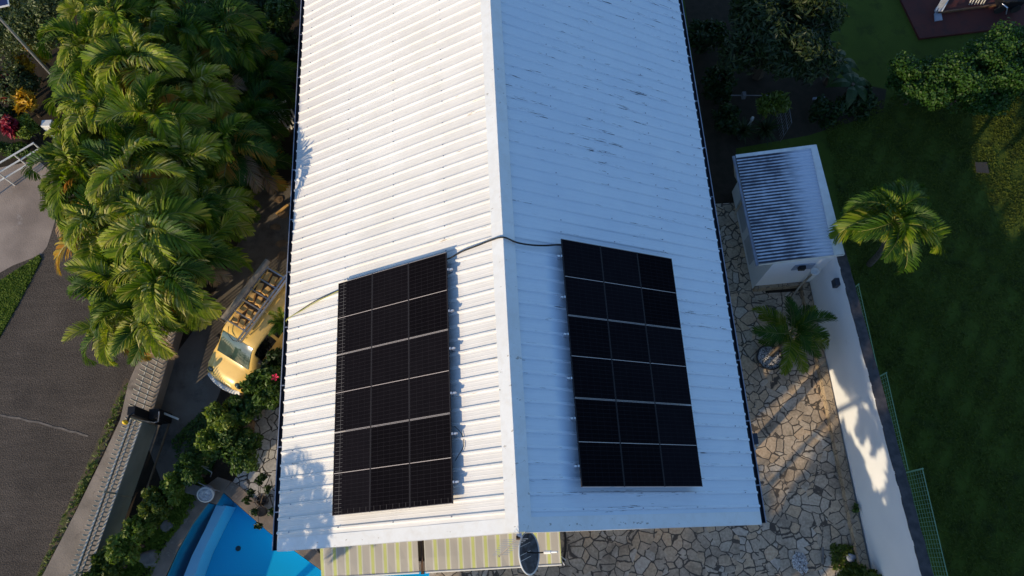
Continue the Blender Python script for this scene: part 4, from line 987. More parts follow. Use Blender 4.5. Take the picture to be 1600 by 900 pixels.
mb = MB(); mb.bar((bc.x, bc.y, 1.76), (pb.x, pb.y, 1.7), .05, .04); mb.build('beacon_arm', 'black', t)

# ------------------------------------------------------------------ van
def van():
    front = at(343, 606, .5); rear = at(428, 432, 1.7)
    ctr = Vector((-7.78, 6.62, 0)); hd = Vector((-1.27, -1.98, 0)).normalized(); hd = Vector((-.56, -.83, 0)).normalized()
    ang = math.atan2(hd.y, hd.x)
    t = empty('van', ctr, 'yellow van with a loaded roof rack parked beside the palms', 'van', rot=(0, 0, ang))
    # stations: x, roof z, belt halfwidth, roof halfwidth
    S = [(-1.78, 1.55, .70, .52), (-1.70, 1.66, .73, .58), (-1.2, 1.70, .75, .60), (-.4, 1.71, .76, .61), (.25, 1.70, .76, .61), (.55, 1.66, .76, .59), (.75, 1.50, .76, .58), (.95, 1.30, .76, .60), (1.18, 1.06, .75, .62), (1.3, 1.0, .75, .62), (1.6, .92, .73, .58), (1.82, .78, .66, .50), (1.90, .6, .58, .42)]
    def sect(x):
        for a, b in zip(S[:-1], S[1:]):
            if a[0] <= x <= b[0]:
                k = (x - a[0]) / (b[0] - a[0]); return [a[i] + (b[i] - a[i]) * k for i in range(4)]
        return list(S[0] if x < S[0][0] else S[-1])
    def ring(x):
        _, z, hw, rw = sect(x); zb = min(.98, z - .12)
        return [(-hw * .97, .25), (-hw, .55), (-hw * .99, zb), (-(rw + .05), z - .13), (-rw + .03, z - .03), (-rw * .55, z), (0, z + .02), (rw * .55, z), (rw - .03, z - .03), (rw + .05, z - .13), (hw * .99, zb), (hw, .55), (hw * .97, .25)]
    xs = sorted(set([s[0] for s in S] + [-1.0, -.6, 0, .4]))
    mb = MB(); n = 13
    for x in xs: mb.v += [(x, p[0], p[1]) for p in ring(x)]
    for i in range(len(xs) - 1):
        for j in range(n - 1): mb.f.append((i * n + j, i * n + j + 1, (i + 1) * n + j + 1, (i + 1) * n + j)); mb.mi.append(0)
    mb.f.append(tuple(range(n))); mb.mi.append(0); mb.f.append(tuple((len(xs) - 1) * n + j for j in reversed(range(n)))); mb.mi.append(0)
    mb.build('body', 'van', t, True, True)
    def patch(name, x0, x1, j0, j1, m, off=.012, nx=6, shrink=.0):
        mb = MB(); k = (j1 - j0)
        for a in range(nx + 1):
            x = x0 + (x1 - x0) * a / nx; rg_ = ring(x)
            for j in np.linspace(j0, j1, k * 2 + 1):
                i0 = min(int(j), n - 2); f = j - i0; y = rg_[i0][0] + (rg_[i0 + 1][0] - rg_[i0][0]) * f; z = rg_[i0][1] + (rg_[i0 + 1][1] - rg_[i0][1]) * f
                mb.v.append((x, y * (1 + off) if abs(y) > .3 else y, z + off))
        w_ = k * 2 + 1
        for a in range(nx):
            for j in range(w_ - 1): mb.f.append((a * w_ + j, a * w_ + j + 1, (a + 1) * w_ + j + 1, (a + 1) * w_ + j)); mb.mi.append(0)
        return mb.build(name, m, t, True, True)
    patch('windshield', .60, 1.17, 4, 8, 'glass', .014)
    for (a, b) in ((.0, .72), (-.8, -.1)):
        for j in (2, 9): patch('side_window', a, b, j, j + 1, 'glassdk', .02, 4)
    mb = MB(); mb.tube([(1.16, -.64, 1.02), (1.24, -.3, 1.07), (1.26, 0, 1.075), (1.24, .3, 1.07), (1.16, .64, 1.02)], .034, 6); mb.build('wiper_cowl', 'black', t, True)
    mb = MB(); mb.tube([(1.84, -.60, .5), (1.93, -.3, .5), (1.96, 0, .5), (1.93, .3, .5), (1.84, .60, .5)], .10, 8); mb.build('bumper', 'white', t, True, True)
    for s in (-1, 1):
        mb = MB(); mb.lathe((0, 0, 0), [(0, .06), (.1, .03), (.12, 0)], 12); o = mb.build('headlight', 'glass', t, True, True); o.location = (1.74, s * .52, .78); o.rotation_euler = (0, R(60), 0)
        mb = MB(); mb.box(.72, s * .80 - .07, .98, .86, s * .80 + .07, 1.14); mb.build('mirror', 'black', t, local=True, bevel=.03)
        for x in (-1.15, 1.2):
            mb = MB(); mb.tube([(x, s * .62, .3), (x, s * .77, .3)], .3, 18); mb.build('wheel', 'tyre', t, local=True)
    # roof rack
    rk = MB(); z = 1.9
    for y in (-.12,): pass
    y0, y1 = -.50, .28
    for y in (y0, y1): rk.bar((-1.72, y, z), (.62 if y > 0 else .42, y, z), .05, .05)
    for x in (-1.65, -1.25, -.85, -.45, -.05, .3): rk.bar((x, y0, z + .03), (x, y1, z + .03), .04, .03); 
    for x in (-1.5, -.5, .3):
        for y in (y0, y1): rk.bar((x, y, 1.66), (x, y, z), .03, .03)
    rk.build('roof_rack', 'alu', t, local=True)
    mb = MB(); mb.box(-1.66, y0 + .04, 1.76, .30, y1 - .04, 1.80); mb.build('rack_tray', 'rackdk', t, local=True)
    for dx in (-.05, .05):
        mb = MB(); mb.bar((-1.75, .24 + dx, z + .06), (.66, .24 + dx, z + .06), .05, .06); mb.build('ladder_rail', 'alu', t, local=True)
    mb = MB(); mb.tube([(.42, -.42, 1.75), (.62, -.3, 1.72), (.7, -.05, 1.7), (.62, .2, 1.75)], .01, 5); mb.build('strap', 'black', t, local=True)
    t2 = empty('rolled_tube', ctr, 'long weathered grey tube lying along the edge of the van roof', 'tube', rot=(0, 0, ang))
    mb = MB(); mb.tube([(-1.85, -.60, 1.93), (.35, -.60, 1.93)], .095, 14); mb.build('tube_body', 'tube', t2, local=True)
    for x in (-1.9, .36):
        mb = MB(); mb.tube([(x, -.60, 1.93), (x + .05, -.60, 1.93)], .10, 14); mb.build('end_cap', 'rackdk', t2, local=True)
    rg = random.Random(5)
    for i, x in enumerate((-1.45, -1.05, -.65, -.25, .12)):
        for j, y in enumerate((-.33, -.08, .12)):
            e = empty('timber_offcut', ctr, 'timber in the van rack, %s bay from the windscreen, %s' % (['fifth', 'fourth', 'third', 'second', 'first'][i], ['next to the tube', 'in the middle', 'next to the ladder'][j]), 'timber', 'timber pieces in the van roof rack', rot=(0, 0, ang))
            mt = Matrix.Translation((x + rg.uniform(-.04, .04), y, 1.84)) @ Matrix.Rotation(rg.uniform(-.4, .4), 4, 'Z')
            mb = MB(); mb.box(-.14, -.085, -.04, .14, .085, .05 * rg.uniform(.4, 1.2), mt); mb.build('wood_piece', 'cargo', e, local=True, bevel=.02)
van()
# small palm seedling by the eave
def seedling(name, px_, py_, z, s, label, rs, n=9, ms=(0, 1, 2)):
    c = at(px_, py_, z); t = empty(name, (c.x, c.y, 0), label, 'palm'); rg = random.Random(rs)
    mb = MB(); mb.tube([(c.x, c.y, 0), (c.x, c.y, z)], [.05, .035], 6); mb.build('stem', 'bark', t)
    for i in range(n):
        o = link('frond', FS['mid' if i % 2 else 'up'][rg.choice(ms)], t, True); o.location = (0, 0, z); o.rotation_euler = (0, rg.uniform(-.1, .2), i * 2.4 + rg.uniform(-.2, .2)); o.scale = (s, s, s)
seedling('young_palm', 446, 505, 1.9, .36, 'young palm with light fronds poking out under the left eave beside the van', 1)

# ------------------------------------------------------------------ garden things left
def rock(name, c, r_, m, label, seed, cat='rock', squash=.7):
    rg = random.Random(seed); bm = bmesh.new(); bmesh.ops.create_icosphere(bm, subdivisions=3, radius=1)
    for v in bm.verts:
        k = 1 + .18 * math.sin(v.co.x * 3 + seed) * math.cos(v.co.y * 4 + seed * 2) + .1 * math.sin(v.co.z * 7 + seed); v.co = Vector((v.co.x * r_ * k, v.co.y * r_ * k * .85, v.co.z * r_ * squash * k))
    me = bpy.data.meshes.new(name); bm.to_mesh(me); bm.free(); me.materials.append(M[m]); me.polygons.foreach_set('use_smooth', [True] * len(me.polygons))
    o = link(name, me); o.location = (c[0], c[1], c[2] + r_ * squash * .6); return tag(o, label, cat)
rock('rock', P3(404, 645, 0), .22, 'rock', 'grey boulder at the top corner of the pale paving', 3)
rock('rock', P3(392, 664, 0), .16, 'brownstone', 'brown rounded stone below the grey boulder', 5, squash=.9)
mb = MB(); c = at(392, 670); mb.box(c.x - .16, c.y - .1, .012, c.x + .14, c.y + .06, .16, Matrix.Translation((c.x, c.y, 0)) @ Matrix.Rotation(R(-35), 4, 'Z') @ Matrix.Translation((-c.x, -c.y, 0))); tag(mb.build('stone_block', 'brownstone', bevel=.01), 'squared tan stone block beside the brown stone', 'block')
rock('rock', P3(262, 822, 0), .22, 'rock', 'flat grey rock between hedge and pool, nearer the pool light', 8, squash=.4)
rock('rock', P3(233, 872, 0), .3, 'rock', 'flat grey rock between hedge and pool, near the lower edge', 9, squash=.35)
def spiky(name, c, s, n, m, label, seed, cat='plant', pot=None, leafw=.05):
    t = empty(name, (c[0], c[1], 0), label, cat); rg = random.Random(seed); mb = MB(); b0 = Vector(c)
    for i in range(n):
        a = rg.uniform(0, 6.283); e = rg.uniform(.2, 1.3); d = Vector((math.cos(a) * math.cos(e), math.sin(a) * math.cos(e), math.sin(e))); sd2 = Vector((-math.sin(a), math.cos(a), 0)) * leafw / 2; l = s * rg.uniform(.6, 1.1)
        p1 = b0 + d * l * .5; d2 = (d + Vector((0, 0, -.5))).normalized(); p2 = p1 + d2 * l * .5; k = len(mb.v)
        mb.v += [tuple(b0 - sd2 * .5), tuple(b0 + sd2 * .5), tuple(p1 - sd2), tuple(p1 + sd2), tuple(p2)]; mb.f += [(k, k + 1, k + 3, k + 2), (k + 2, k + 3, k + 4)]; mb.mi += [0, 0]
    mb.build('leaves', m, t)
    mb = MB(); pr = pot or .14
    mb.lathe((c[0], c[1], 0), [(pr * .7, 0), (pr, c[2] - .02), (pr * .9, c[2]), (pr * .85, c[2] - .03), (0, c[2] - .03)], 16); mb.build('pot', 'pot', t, smooth=False)
    return t
spiky('potted_plant', P3(436, 628, .35), .38, 60, 'lf_lime', 'yellow green spiky plant in a dark pot under the left eave', 4, pot=.16)
# leggy plant in wire stand at the pool edge
t = empty('potted_plant', P3(408, 788, 0), 'leggy dark plant in a round black wire stand beside the pool', 'plant')
c = Vector(P3(414, 783, 0)); mb = MB(); mb.lathe(c, [(.12, .02), (.16, .28), (.15, .3), (.13, .27), (0, .27)], 18); mb.build('pot', 'black', t)
c2 = Vector(P3(412, 800, 0)); mb = MB(); mb.lathe(c2, [(.12, .02), (.15, .25), (.12, .25), (0, .24)], 18); mb.build('pot', 'black', t)
mb = MB(); mb.tube([c + Vector((.19 * math.cos(a), .19 * math.sin(a), .34)) for a in np.linspace(0, 6.283, 19)], .012, 5, False); mb.tube([c + Vector((.19, 0, .34)), c + Vector((-.19, 0, .34))], .01, 5); mb.tube([c + Vector((0, .19, .34)), c + Vector((0, -.19, .34))], .01, 5); mb.build('wire_stand', 'gutter', t)
mb = MB(); rg = random.Random(3); tips = []
for q in ((405, 752, 1.0), (392, 770, .9), (398, 800, .8), (404, 822, .7), (418, 765, .9), (425, 800, .7), (385, 782, .9), (410, 745, 1.1)):
    tp_ = Vector(P3(*q)); b_ = c + Vector((-.03, -.1, .3)); mb.tube([b_, b_.lerp(tp_, .5) + Vector((0, 0, .12)), tp_], [.012, .009, .005], 5); tips.append(tp_)
mb.build('stems', 'stem', t)
V, k = leaves(420, [(q.x, q.y, q.z, .12, .12, .1, 1) for q in tips], .07, 1.9, .5, .2, 5); leaf_obj('leaves', V, k, 'lf_dark', t)

# round pool light head on a block and white tube frame
bc = at(300, 765, .3); t = empty('pool_filter_block', (bc.x, bc.y, 0), 'grey stone block at the pool corner beside the round clear lamp', 'block')
mt = Matrix.Translation((bc.x, bc.y, 0)) @ Matrix.Rotation(R(-18), 4, 'Z'); mb = MB(); mb.box(-.30, -.13, 0, .36, .15, .32, mt); mb.build('block_body', 'rock', t, bevel=.015)
lc = at(321, 773, .42); ln = Vector((.15, -.5, .85)).normalized(); t = empty('pool_lamp', lc, 'round clear ribbed lamp leaning at the top corner of the pool', 'lamp')
def disc(c, n, r0, r1, d0, d1, N_=24):
    mb = MB(); u = n.cross(Vector((0, 0, 1))).normalized(); v = u.cross(n)
    for (r_, dd) in ((r0, d0), (r1, d1)):
        for j in range(N_): a = 6.2832 * j / N_; mb.v.append(tuple(c + u * r_ * math.cos(a) + v * r_ * math.sin(a) + n * dd))
    for j in range(N_): mb.f.append((j, (j + 1) % N_, N_ + (j + 1) % N_, N_ + j)); mb.mi.append(0)
    return mb
mb = disc(lc, ln, .24, .21, -.16, 0); mb.add([tuple(lc + ln * 0)], []); mb.build('body', 'lip', t)
mb = disc(lc, ln, .245, .20, .0, .03); mb.build('rim', 'white', t)
mb = disc(lc, ln, .20, .12, .01, .02); q = disc(lc, ln, .12, .04, .02, .0); mb.add(q.v, q.f); q = disc(lc, ln, .04, .0, .0, .03); mb.add(q.v, q.f)
mb.build('face', mat('clear_lid', (.45, .5, .55), (.25, .28, .32), 14, rough=.25), t, smooth=True)
t = empty('white_tube_frame', P3(305, 745, 0), 'thin white metal tube frame half hidden under the bush by the pool', 'frame')
q = [at(313, 727, .7), at(300, 749, .7), at(330, 764, .7)]; r2 = [at(313, 727, .7), at(331, 738, .7), at(329, 745, .1)]
mb = MB(); mb.tube(q, .016, 6); mb.build('tube', 'alu', t); mb = MB(); mb.tube(r2, .016, 6); mb.build('tube', 'alu', t)
for p in q: mb = MB(); mb.tube([p, (p.x, p.y, 0)], .016, 6); mb.build('leg', 'alu', t)

# ------------------------------------------------------------------ right side: wall, plinth, shed, fence
t = empty('boundary_wall', (9.8, 3, 0), 'tall white rendered boundary wall with a dark weathered top', 'wall')
def wz(y): return 2.5 + (7.5 - y) * .062
mb = MB(); ya, yb_ = 7.6, -6.0
def wx(y, z): return 9.79 + (7.5 - y) * .014
Yw = list(np.linspace(ya, yb_, 15))
for a, b in zip(Yw[:-1], Yw[1:]):
    mb.quad((wx(a, 0), a, 0), (wx(b, 0), b, 0), (wx(b, 0), b, wz(b)), (wx(a, 0), a, wz(a)))
    mb.quad((wx(a, 0) + .24, a, wz(a)), (wx(b, 0) + .24, b, wz(b)), (wx(b, 0) + .24, b, 0), (wx(a, 0) + .24, a, 0))
mb.quad((wx(ya, 0), ya, 0), (wx(ya, 0), ya, wz(ya)), (wx(ya, 0) + .24, ya, wz(ya)), (wx(ya, 0) + .24, ya, 0))
mb.build('wall_face', 'wallw', t)
mb = MB(); rg = random.Random(9)
Yw = list(np.linspace(ya, yb_, 70)); E_ = [rg.uniform(-.012, .012) for _ in Yw]
for i, (a, b) in enumerate(zip(Yw[:-1], Yw[1:])):
    xa, xb = wx(a, 0) - .005 + E_[i], wx(b, 0) - .005 + E_[i + 1]; za, zb = wz(a) + .004, wz(b) + .004
    mb.quad((xa, a, za), (xb, b, zb), (xb + .29, b, zb), (xa + .29, a, za)); mb.quad((xa, a, za - .03), (xb, b, zb - .03), (xb, b, zb), (xa, a, za)); mb.quad((xa + .29, a, za), (xb + .29, b, zb), (xb + .29, b, zb - .1), (xa + .29, a, za - .1))
mb.build('wall_top', 'walltop', t)
# stone plinth
mb = MB(); pl = [(9.79, 7.5), (9.90, -3.5), (9.56, -3.5), (9.58, 4.9), (9.55, 7.5)]
mb.prism([(9.775, 7.4), (9.87, -4), (9.60, -4), (9.56, 4), (9.50, 7.4)], 0, .28); mb.build('stone_plinth', 'clad', t, bevel=.01)
# shed
t = empty('shed', (8.8, 9.2, 0), 'small white garden shed with a worn corrugated roof beside the boundary wall', 'shed')
XL, XR, Y0, Y1 = 7.93, 9.80, 7.40, 10.95
mb = MB(); mb.add([(XL, Y0, 0), (XR, Y0, 0), (XR, Y1, 0), (XL, Y1, 0), (XL, Y0, 2.38), (XR, Y0, 2.6), (XR, Y1, 2.6), (XL, Y1, 2.38)], [(0, 1, 5, 4), (1, 2, 6, 5), (2, 3, 7, 6), (3, 0, 4, 7), (4, 5, 6, 7)]); mb.build('wall', 'wallw', t)
mb = MB(); mb.prism([(XL - .012, Y0 - .10), (9.5, Y0 - .10), (9.5, Y0 - .002), (XL + .0, Y0 - .002)], 0, .3); mb.build('stone_base', 'clad', t)
RX0, RX1, RY0, RY1 = 7.42, 9.86, 7.36, 11.02
def rz(x): return 2.42 + (x - RX0) * .09
mb = MB(); yy = np.arange(RY0, RY1, SHP / 6)
for xi in range(5):
    x = RX0 + (RX1 - RX0) * xi / 4
    for y in yy: mb.v.append((x, y, rz(x) + .016 * math.sin(2 * math.pi * y / SHP) + .008 * math.sin(x * 2.2 + y)))
ny = len(yy)
for xi in range(4):
    for k in range(ny - 1): a = xi * ny + k; mb.f.append((a, a + ny, a + ny + 1, a + 1)); mb.mi.append(0)
mb.build('corrugated_roof', 'shedroof', t, smooth=True)
mb = MB(); mb.quad((RX1 - .28, RY0 - .02, rz(RX1 - .28) + .028), (RX1 + .03, RY0 - .02, rz(RX1) + .03), (RX1 + .03, RY1, rz(RX1) + .03), (RX1 - .16, RY1, rz(RX1 - .2) + .028))
mb.quad((RX1 + .03, RY0 - .02, rz(RX1) + .03), (RX1 + .03, RY0 - .02, rz(RX1) - .08), (RX1 + .03, RY1, rz(RX1) - .08), (RX1 + .03, RY1, rz(RX1) + .03))
mb.quad((RX0, RY0 - .03, rz(RX0) + .03), (RX0, RY0 - .03, rz(RX0) - .08), (RX1 + .03, RY0 - .03, rz(RX1) - .08), (RX1 + .03, RY0 - .03, rz(RX1) + .03))
mb.quad((RX0, RY1 + .01, rz(RX0) + .03), (RX1, RY1 + .01, rz(RX1) + .03), (RX1, RY1 - .1, rz(RX1) + .03), (RX0, RY1 - .1, rz(RX0) + .03))
mb.build('roof_flashing', 'white', t)
mb = MB(); mb.tube([(RX0 - .04, RY0 - .03, 2.36), (RX0 - .04, RY1, 2.36)], .05, 8); mb.build('gutter', 'lip', t)
mb = MB(); mb.tube([(RX0 - .04, RY1 - .15, 2.33), (RX0 + .03, RY1 - .5, 2.0), (XL - .07, RY1 - .9, 1.4), (XL - .07, RY1 - .9, 0.02)], .04, 8); mb.build('downpipe', 'tube', t, smooth=True)
for (a, b) in ((8.15, 9.0), (9.3, 10.3)):
    mb = MB(); mb.box(XL - .03, a, .25, XL - .002, b, 2.0); mb.build('door', mat('grey_door', (.45, .48, .53), (.38, .41, .46), 3, rough=.6), t)
mb = MB(); mb.box(8.68, Y0 - .03, 1.55, 9.3, Y0 - .002, 1.95); mb.build('window', mat('frosted_pane', (.3, .36, .45), (.26, .31, .4), 3, rough=.4), t)
mb = MB(); mb.box(8.86, Y0 - .14, 1.75, 9.06, Y0 - .032, 1.95); tag(mb.build('wall_lamp', 'black', bevel=.015), 'square black wall lamp on the front of the shed', 'lamp')
mb = MB(); mb.lathe((9.42, Y0 - .13, 1.55), [(0, 0), (.10, .0), (.13, .12), (.11, .12), (.09, .03), (0, .03)], 14); tag(mb.build('wall_basin', 'white'), 'small round basin fixed in the corner of the shed and the wall', 'basin')
mb = MB(); mb.tube([(9.48, Y0 - .08, 1.5), (9.45, Y0 - .10, .3), (9.30, Y0 - .3, .05)], .035, 8); tag(mb.build('drain_pipe', 'tube', smooth=True), 'pale pipe running down from the basin onto the paving', 'pipe')
mb = MB(); mb.box(9.66, 6.55, 2.05, 9.80, 6.78, 2.32); tag(mb.build('junction_box', 'gutter', bevel=.01), 'grey junction box near the top of the white wall beside the shed', 'box')
t.rotation_euler.z = .035
# green mesh fence panels
def mesh_fence(ya, yb, x, zt, label, end=True):
    t = empty('fence_panel', (x, ya, 0), label, 'fence', 'green mesh fence panels behind the wall')
    mb = MB(); z = zt
    for k in range(9): mb.tube([(x, ya, z), (x, yb, z)], .005 if k else .013, 4); z -= .135
    y = ya
    while y > yb: mb.tube([(x + .004, y, zt - 1.15), (x + .004, y, zt)], .0045, 4); y -= .11
    mb.build('wire_mesh', 'greenmesh', t)
    mb = MB(); mb.tube([(x, ya, 0), (x, ya, zt + .03)], .022, 6); mb.build('post', 'greenmesh', t)
mesh_fence(6.7, 3.95, 10.55, 1.85, 'low green wire mesh panel nearest the shed, behind the wall')
mesh_fence(3.9, 1.2, 10.62, 2.15, 'middle green wire mesh panel behind the wall')
mesh_fence(1.16, -3.0, 10.68, 2.78, 'tall front green wire mesh panel behind the wall')
# unit on the right eave
t = empty('floodlight', rp(1, SL + .2, 2.2, 0), 'grey outdoor floodlight bracket hanging off the right gutter', 'lamp')
c = at(1180, 685, 3.7); mb = MB(); mb.box(c.x - .10, c.y - .14, 3.55, c.x + .08, c.y + .14, 3.68); mb.build('housing', 'gutter', t, bevel=.01)
mb = MB(); mb.tube([(c.x + .1, c.y + .05, 3.5), (c.x + .14, c.y - .12, 3.3)], .03, 6); mb.box(c.x + .0, c.y - .25, 3.3, c.x + .09, c.y - .2, 3.36); mb.build('bracket', 'white', t)

# potted palm on the terrace
c = Vector((8.10, 5.02, 0)); t = empty('round_planter', c, 'round dark planter of white gravel at the foot of the terrace palm', 'planter')
mb = MB(); mb.lathe(c, [(.36, 0), (.42, .22), (.38, .22), (.36, .14), (0, .14)], 28); mb.build('rim', 'pot', t, smooth=False)
rgn = np.random.default_rng(4); V = []; n = 700; ang = rgn.uniform(0, 6.283, n); rad = .36 * np.sqrt(rgn.random(n)); cc = np.stack([c.x + rad * np.cos(ang), c.y + rad * np.sin(ang), np.full(n, .165)], 1)
def pebbles(cc, s, parent, name='gravel'):
    n = len(cc); u = np.array([[1, 0, 0], [0, 1, 0], [-1, 0, 0], [0, -1, 0], [0, 0, .8]]) * s
    V = (cc[:, None, :] + u[None] * rgn.uniform(.6, 1.3, (n, 1, 1)) + rgn.normal(size=(n, 5, 3)) * s * .15).reshape(-1, 3)
    mb = MB(); mb.v = [tuple(v) for v in V]; mb.f = [tuple(int(x) + 5 * i for x in f) for i in range(n) for f in ((0, 1, 4), (1, 2, 4), (2, 3, 4), (3, 0, 4))]; mb.mi = [0] * len(mb.f); return mb.build(name, 'pebble', parent)
o = pebbles(cc, .022, t); o['kind'] = 'stuff'
cp = at(1236, 520, 1.5)
palm('terrace_palm', 8.18, 5.08, 1.15, 'dark green palm in the round gravel planter on the stone terrace', None, scale=.74, counts=(3, 6, 6, 0), rs=33, old=0, fr=FS, lean=(cp.x - 8.18, cp.y - 5.08), trunk_r=.06, pal=(3, 3, 1, 0))
# palm on the lawn
cl = at(1400, 340, 3.6); palm('lawn_palm', 11.95, 8.0, 3.0, 'large feather palm on the lawn right of the shed', None, scale=.95, counts=(4, 8, 9, 2), rs=58, old=0, lean=(cl.x - 11.95, cl.y - 8.0), trunk_r=.08, pal=(0, 3, 3, 1))
# plants in the lower right corner
bush('shrub', P3(1340, 900, .5), .55, .3, .45, 1500, .08, 'lf_yg', 'low leafy shrub at the lower edge in front of the white wall', 'shrub', seed=90)
bush('shrub', P3(1395, 905, .7), .35, .3, .5, 500, .09, 'lf_dark', 'dark small shrub against the bottom of the white wall', 'shrub', seed=91)
c = at(1328, 872); rock('glass_float', (c.x, c.y, 0), .13, 'lip', 'round pale grey bowl shape among the weeds at the lower right', 12, 'bowl', squash=.9)
n = 260; ang = rgn.uniform(0, 6.283, n); rad = .3 * np.sqrt(rgn.random(n)); c = at(1250, 880); cc = np.stack([c.x + rad * np.cos(ang) * .7, c.y + rad * np.sin(ang), np.full(n, .02)], 1)
o = pebbles(cc, .03, None, 'gravel_pile'); tag(o, 'small pile of white pebbles on the terrace near the lower edge', 'gravel', None, 'stuff')
mb = MB(); c0 = at(1284, 855); c1 = at(1284, 882); mb.bar((c0.x, c0.y, .05), (c1.x, c1.y, .05), .06, .08); tag(mb.build('edging_stone', 'rock'), 'short upright grey edging stone near the pebble pile', 'stone')
bush('shrub', P3(1336, 793, .35), .1, .16, .2, 90, .06, 'lf_green', 'tiny green weed growing out of the stone plinth', 'plant', seed=93, nb=3, trunk=.01)
tufts('corner_weeds', [(1296, 850), (1345, 852), (1355, 895), (1300, 890)], 700, .05, 'lf_yg', 'weeds at the lower end of the plinth', 94)

# ------------------------------------------------------------------ far right, in the shade
bush('mango_tree', P3(1215, 50, 2.4), 2.0, 2.0, 1.7, 21000, .075, 'lf_mango', 'large dark broadleaf tree at the top right of the house roof', 'tree', seed=101, nb=18, elong=3.6, trunk=.16, sub=.3, shell=.5)
sheet('garden_bed', pix([(1060, -60), (1115, 310), (1150, 300), (1150, 232), (1262, 212), (1380, 175), (1385, 140), (1300, 120), (1290, -60)]), 2 * E4, 'soil')
for i, (x, y, s) in enumerate(((1105, 60, .8), (1120, 130, .7), (1135, 190, .5), (1290, 175, .55), (1340, 160, .6))):
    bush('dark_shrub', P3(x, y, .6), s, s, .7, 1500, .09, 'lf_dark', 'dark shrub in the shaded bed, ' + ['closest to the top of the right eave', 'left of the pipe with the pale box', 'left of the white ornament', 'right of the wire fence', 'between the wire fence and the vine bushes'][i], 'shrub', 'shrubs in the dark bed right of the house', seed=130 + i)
bush('yellow_shrub', P3(1205, 165, 1.6), .65, .5, .5, 900, .08, 'lf_yg', 'yellow green shrub above the shed roof', 'shrub', seed=102, elong=3.2)
for i, (x, y, rx, ry, rz_, z) in enumerate(((1440, 132, 1.3, 1.0, 1.1, 1.2), (1515, 132, 1.6, 1.25, 1.3, 1.3), (1580, 105, 1.5, 1.5, 1.4, 1.4), (1640, 110, 1.3, 1.3, 1.3, 1.5))):
    bush('vine_bush', P3(x, y, z), rx, ry, rz_, 13000, .08, 'lf_vine', 'dense vine covered bush near the red patio, ' + ['leftmost mound', 'middle mound', 'right mound with yellow flecks', 'mound cut by the right edge'][i], 'bush', 'vine covered bushes by the patio', seed=110 + i, nb=14, elong=1.3)
bush('shrub', P3(1580, 70, 1.7), .9, .5, .5, 500, .07, 'lf_yg', 'loose yellowish sprays above the vine bush beside the red patio', 'shrub', seed=115, elong=2)
spiky('grassy_plant', P3(1195, 205, .4), .75, 110, 'lf_mango', 'dark strappy plant right above the shed roof', 120)
spiky('grassy_plant', P3(1160, 205, .4), .6, 80, 'lf_mango', 'dark strappy plant beside the white garden ornament', 121)
def banana(x, y, label, seed):
    c = Vector(P3(x, y, 0)); t = empty('banana_plant', c, label, 'plant', 'broad leaved plants in the shade'); rg = random.Random(seed); mb = MB(); mb.tube([c, c + Vector((0, 0, 1.3))], [.1, .06], 8); mb.build('stem', 'stem', t)
    for i in range(6):
        a = i * 1.05 + rg.uniform(-.3, .3); mb = MB(); P_ = []
        for k in range(7):
            q = k / 6; P_.append((c + Vector((math.cos(a) * .8 * q, math.sin(a) * .8 * q, 1.25 + .6 * q - .9 * q * q)), .17 * math.sin(math.pi * min(1, q * .9 + .08)) + .01))
        sd2 = Vector((-math.sin(a), math.cos(a), 0))
        for p, w_ in P_: mb.v += [tuple(p - sd2 * w_ + Vector((0, 0, -.05))), tuple(p), tuple(p + sd2 * w_ + Vector((0, 0, -.05)))]
        for k in range(6): b_ = 3 * k; mb.f += [(b_, b_ + 1, b_ + 4, b_ + 3), (b_ + 1, b_ + 2, b_ + 5, b_ + 4)]; mb.mi += [0, 0]
        mb.build('leaf', 'lf_dark', t)
banana(1290, 130, 'broad leaved plant in deep shade right of the big tree', 1)
banana(1310, 165, 'broad leaved plant in deep shade above the lawn', 2)
t = empty('wire_fence', P3(1235, 190, 0), 'thin grey wire fence above the shed', 'fence')
a = at(1230, 150, 1.2); b = at(1237, 192, 1.2)
mb = MB()
for z in (1.2, .8, .4): mb.tube([(a.x, a.y, z), (b.x, b.y, z)], .012, 5)
for k in np.linspace(0, 1, 10): p = a.lerp(b, k); mb.tube([(p.x, p.y, 0), (p.x, p.y, 1.2)], .01, 4)
mb.build('wires', 'gateg2', t)
a = at(1142, 149, 1.0); b = at(1340, 150, .6); mb = MB(); mb.tube([a, a.lerp(b, .3)], .02, 5); c_ = at(1162, 149, 1.0)
mb.box(c_.x - .06, c_.y - .09, .9, c_.x + .06, c_.y + .09, 1.1); tag(mb.build('garden_tap_post', 'gateg2'), 'thin pipe with a small pale box in the dark garden', 'pipe')
c = at(1174, 188, .5); mb = MB(); mb.lathe((c.x, c.y, 0), [(.07, 0), (.06, .25), (.035, .45), (.065, .55), (.05, .68), (0, .72)], 12); tag(mb.build('garden_ornament', 'white', smooth=True), 'small white garden ornament in the dark bed above the shed', 'ornament')
mb = MB(); p = pix([(1271, 151), (1290, 149), (1290, 152), (1271, 154)], .3); mb.prism([(q[0], q[1]) for q in p], .2, .25); tag(mb.build('pale_board', 'lip'), 'thin pale board lying in the dark bed', 'board')
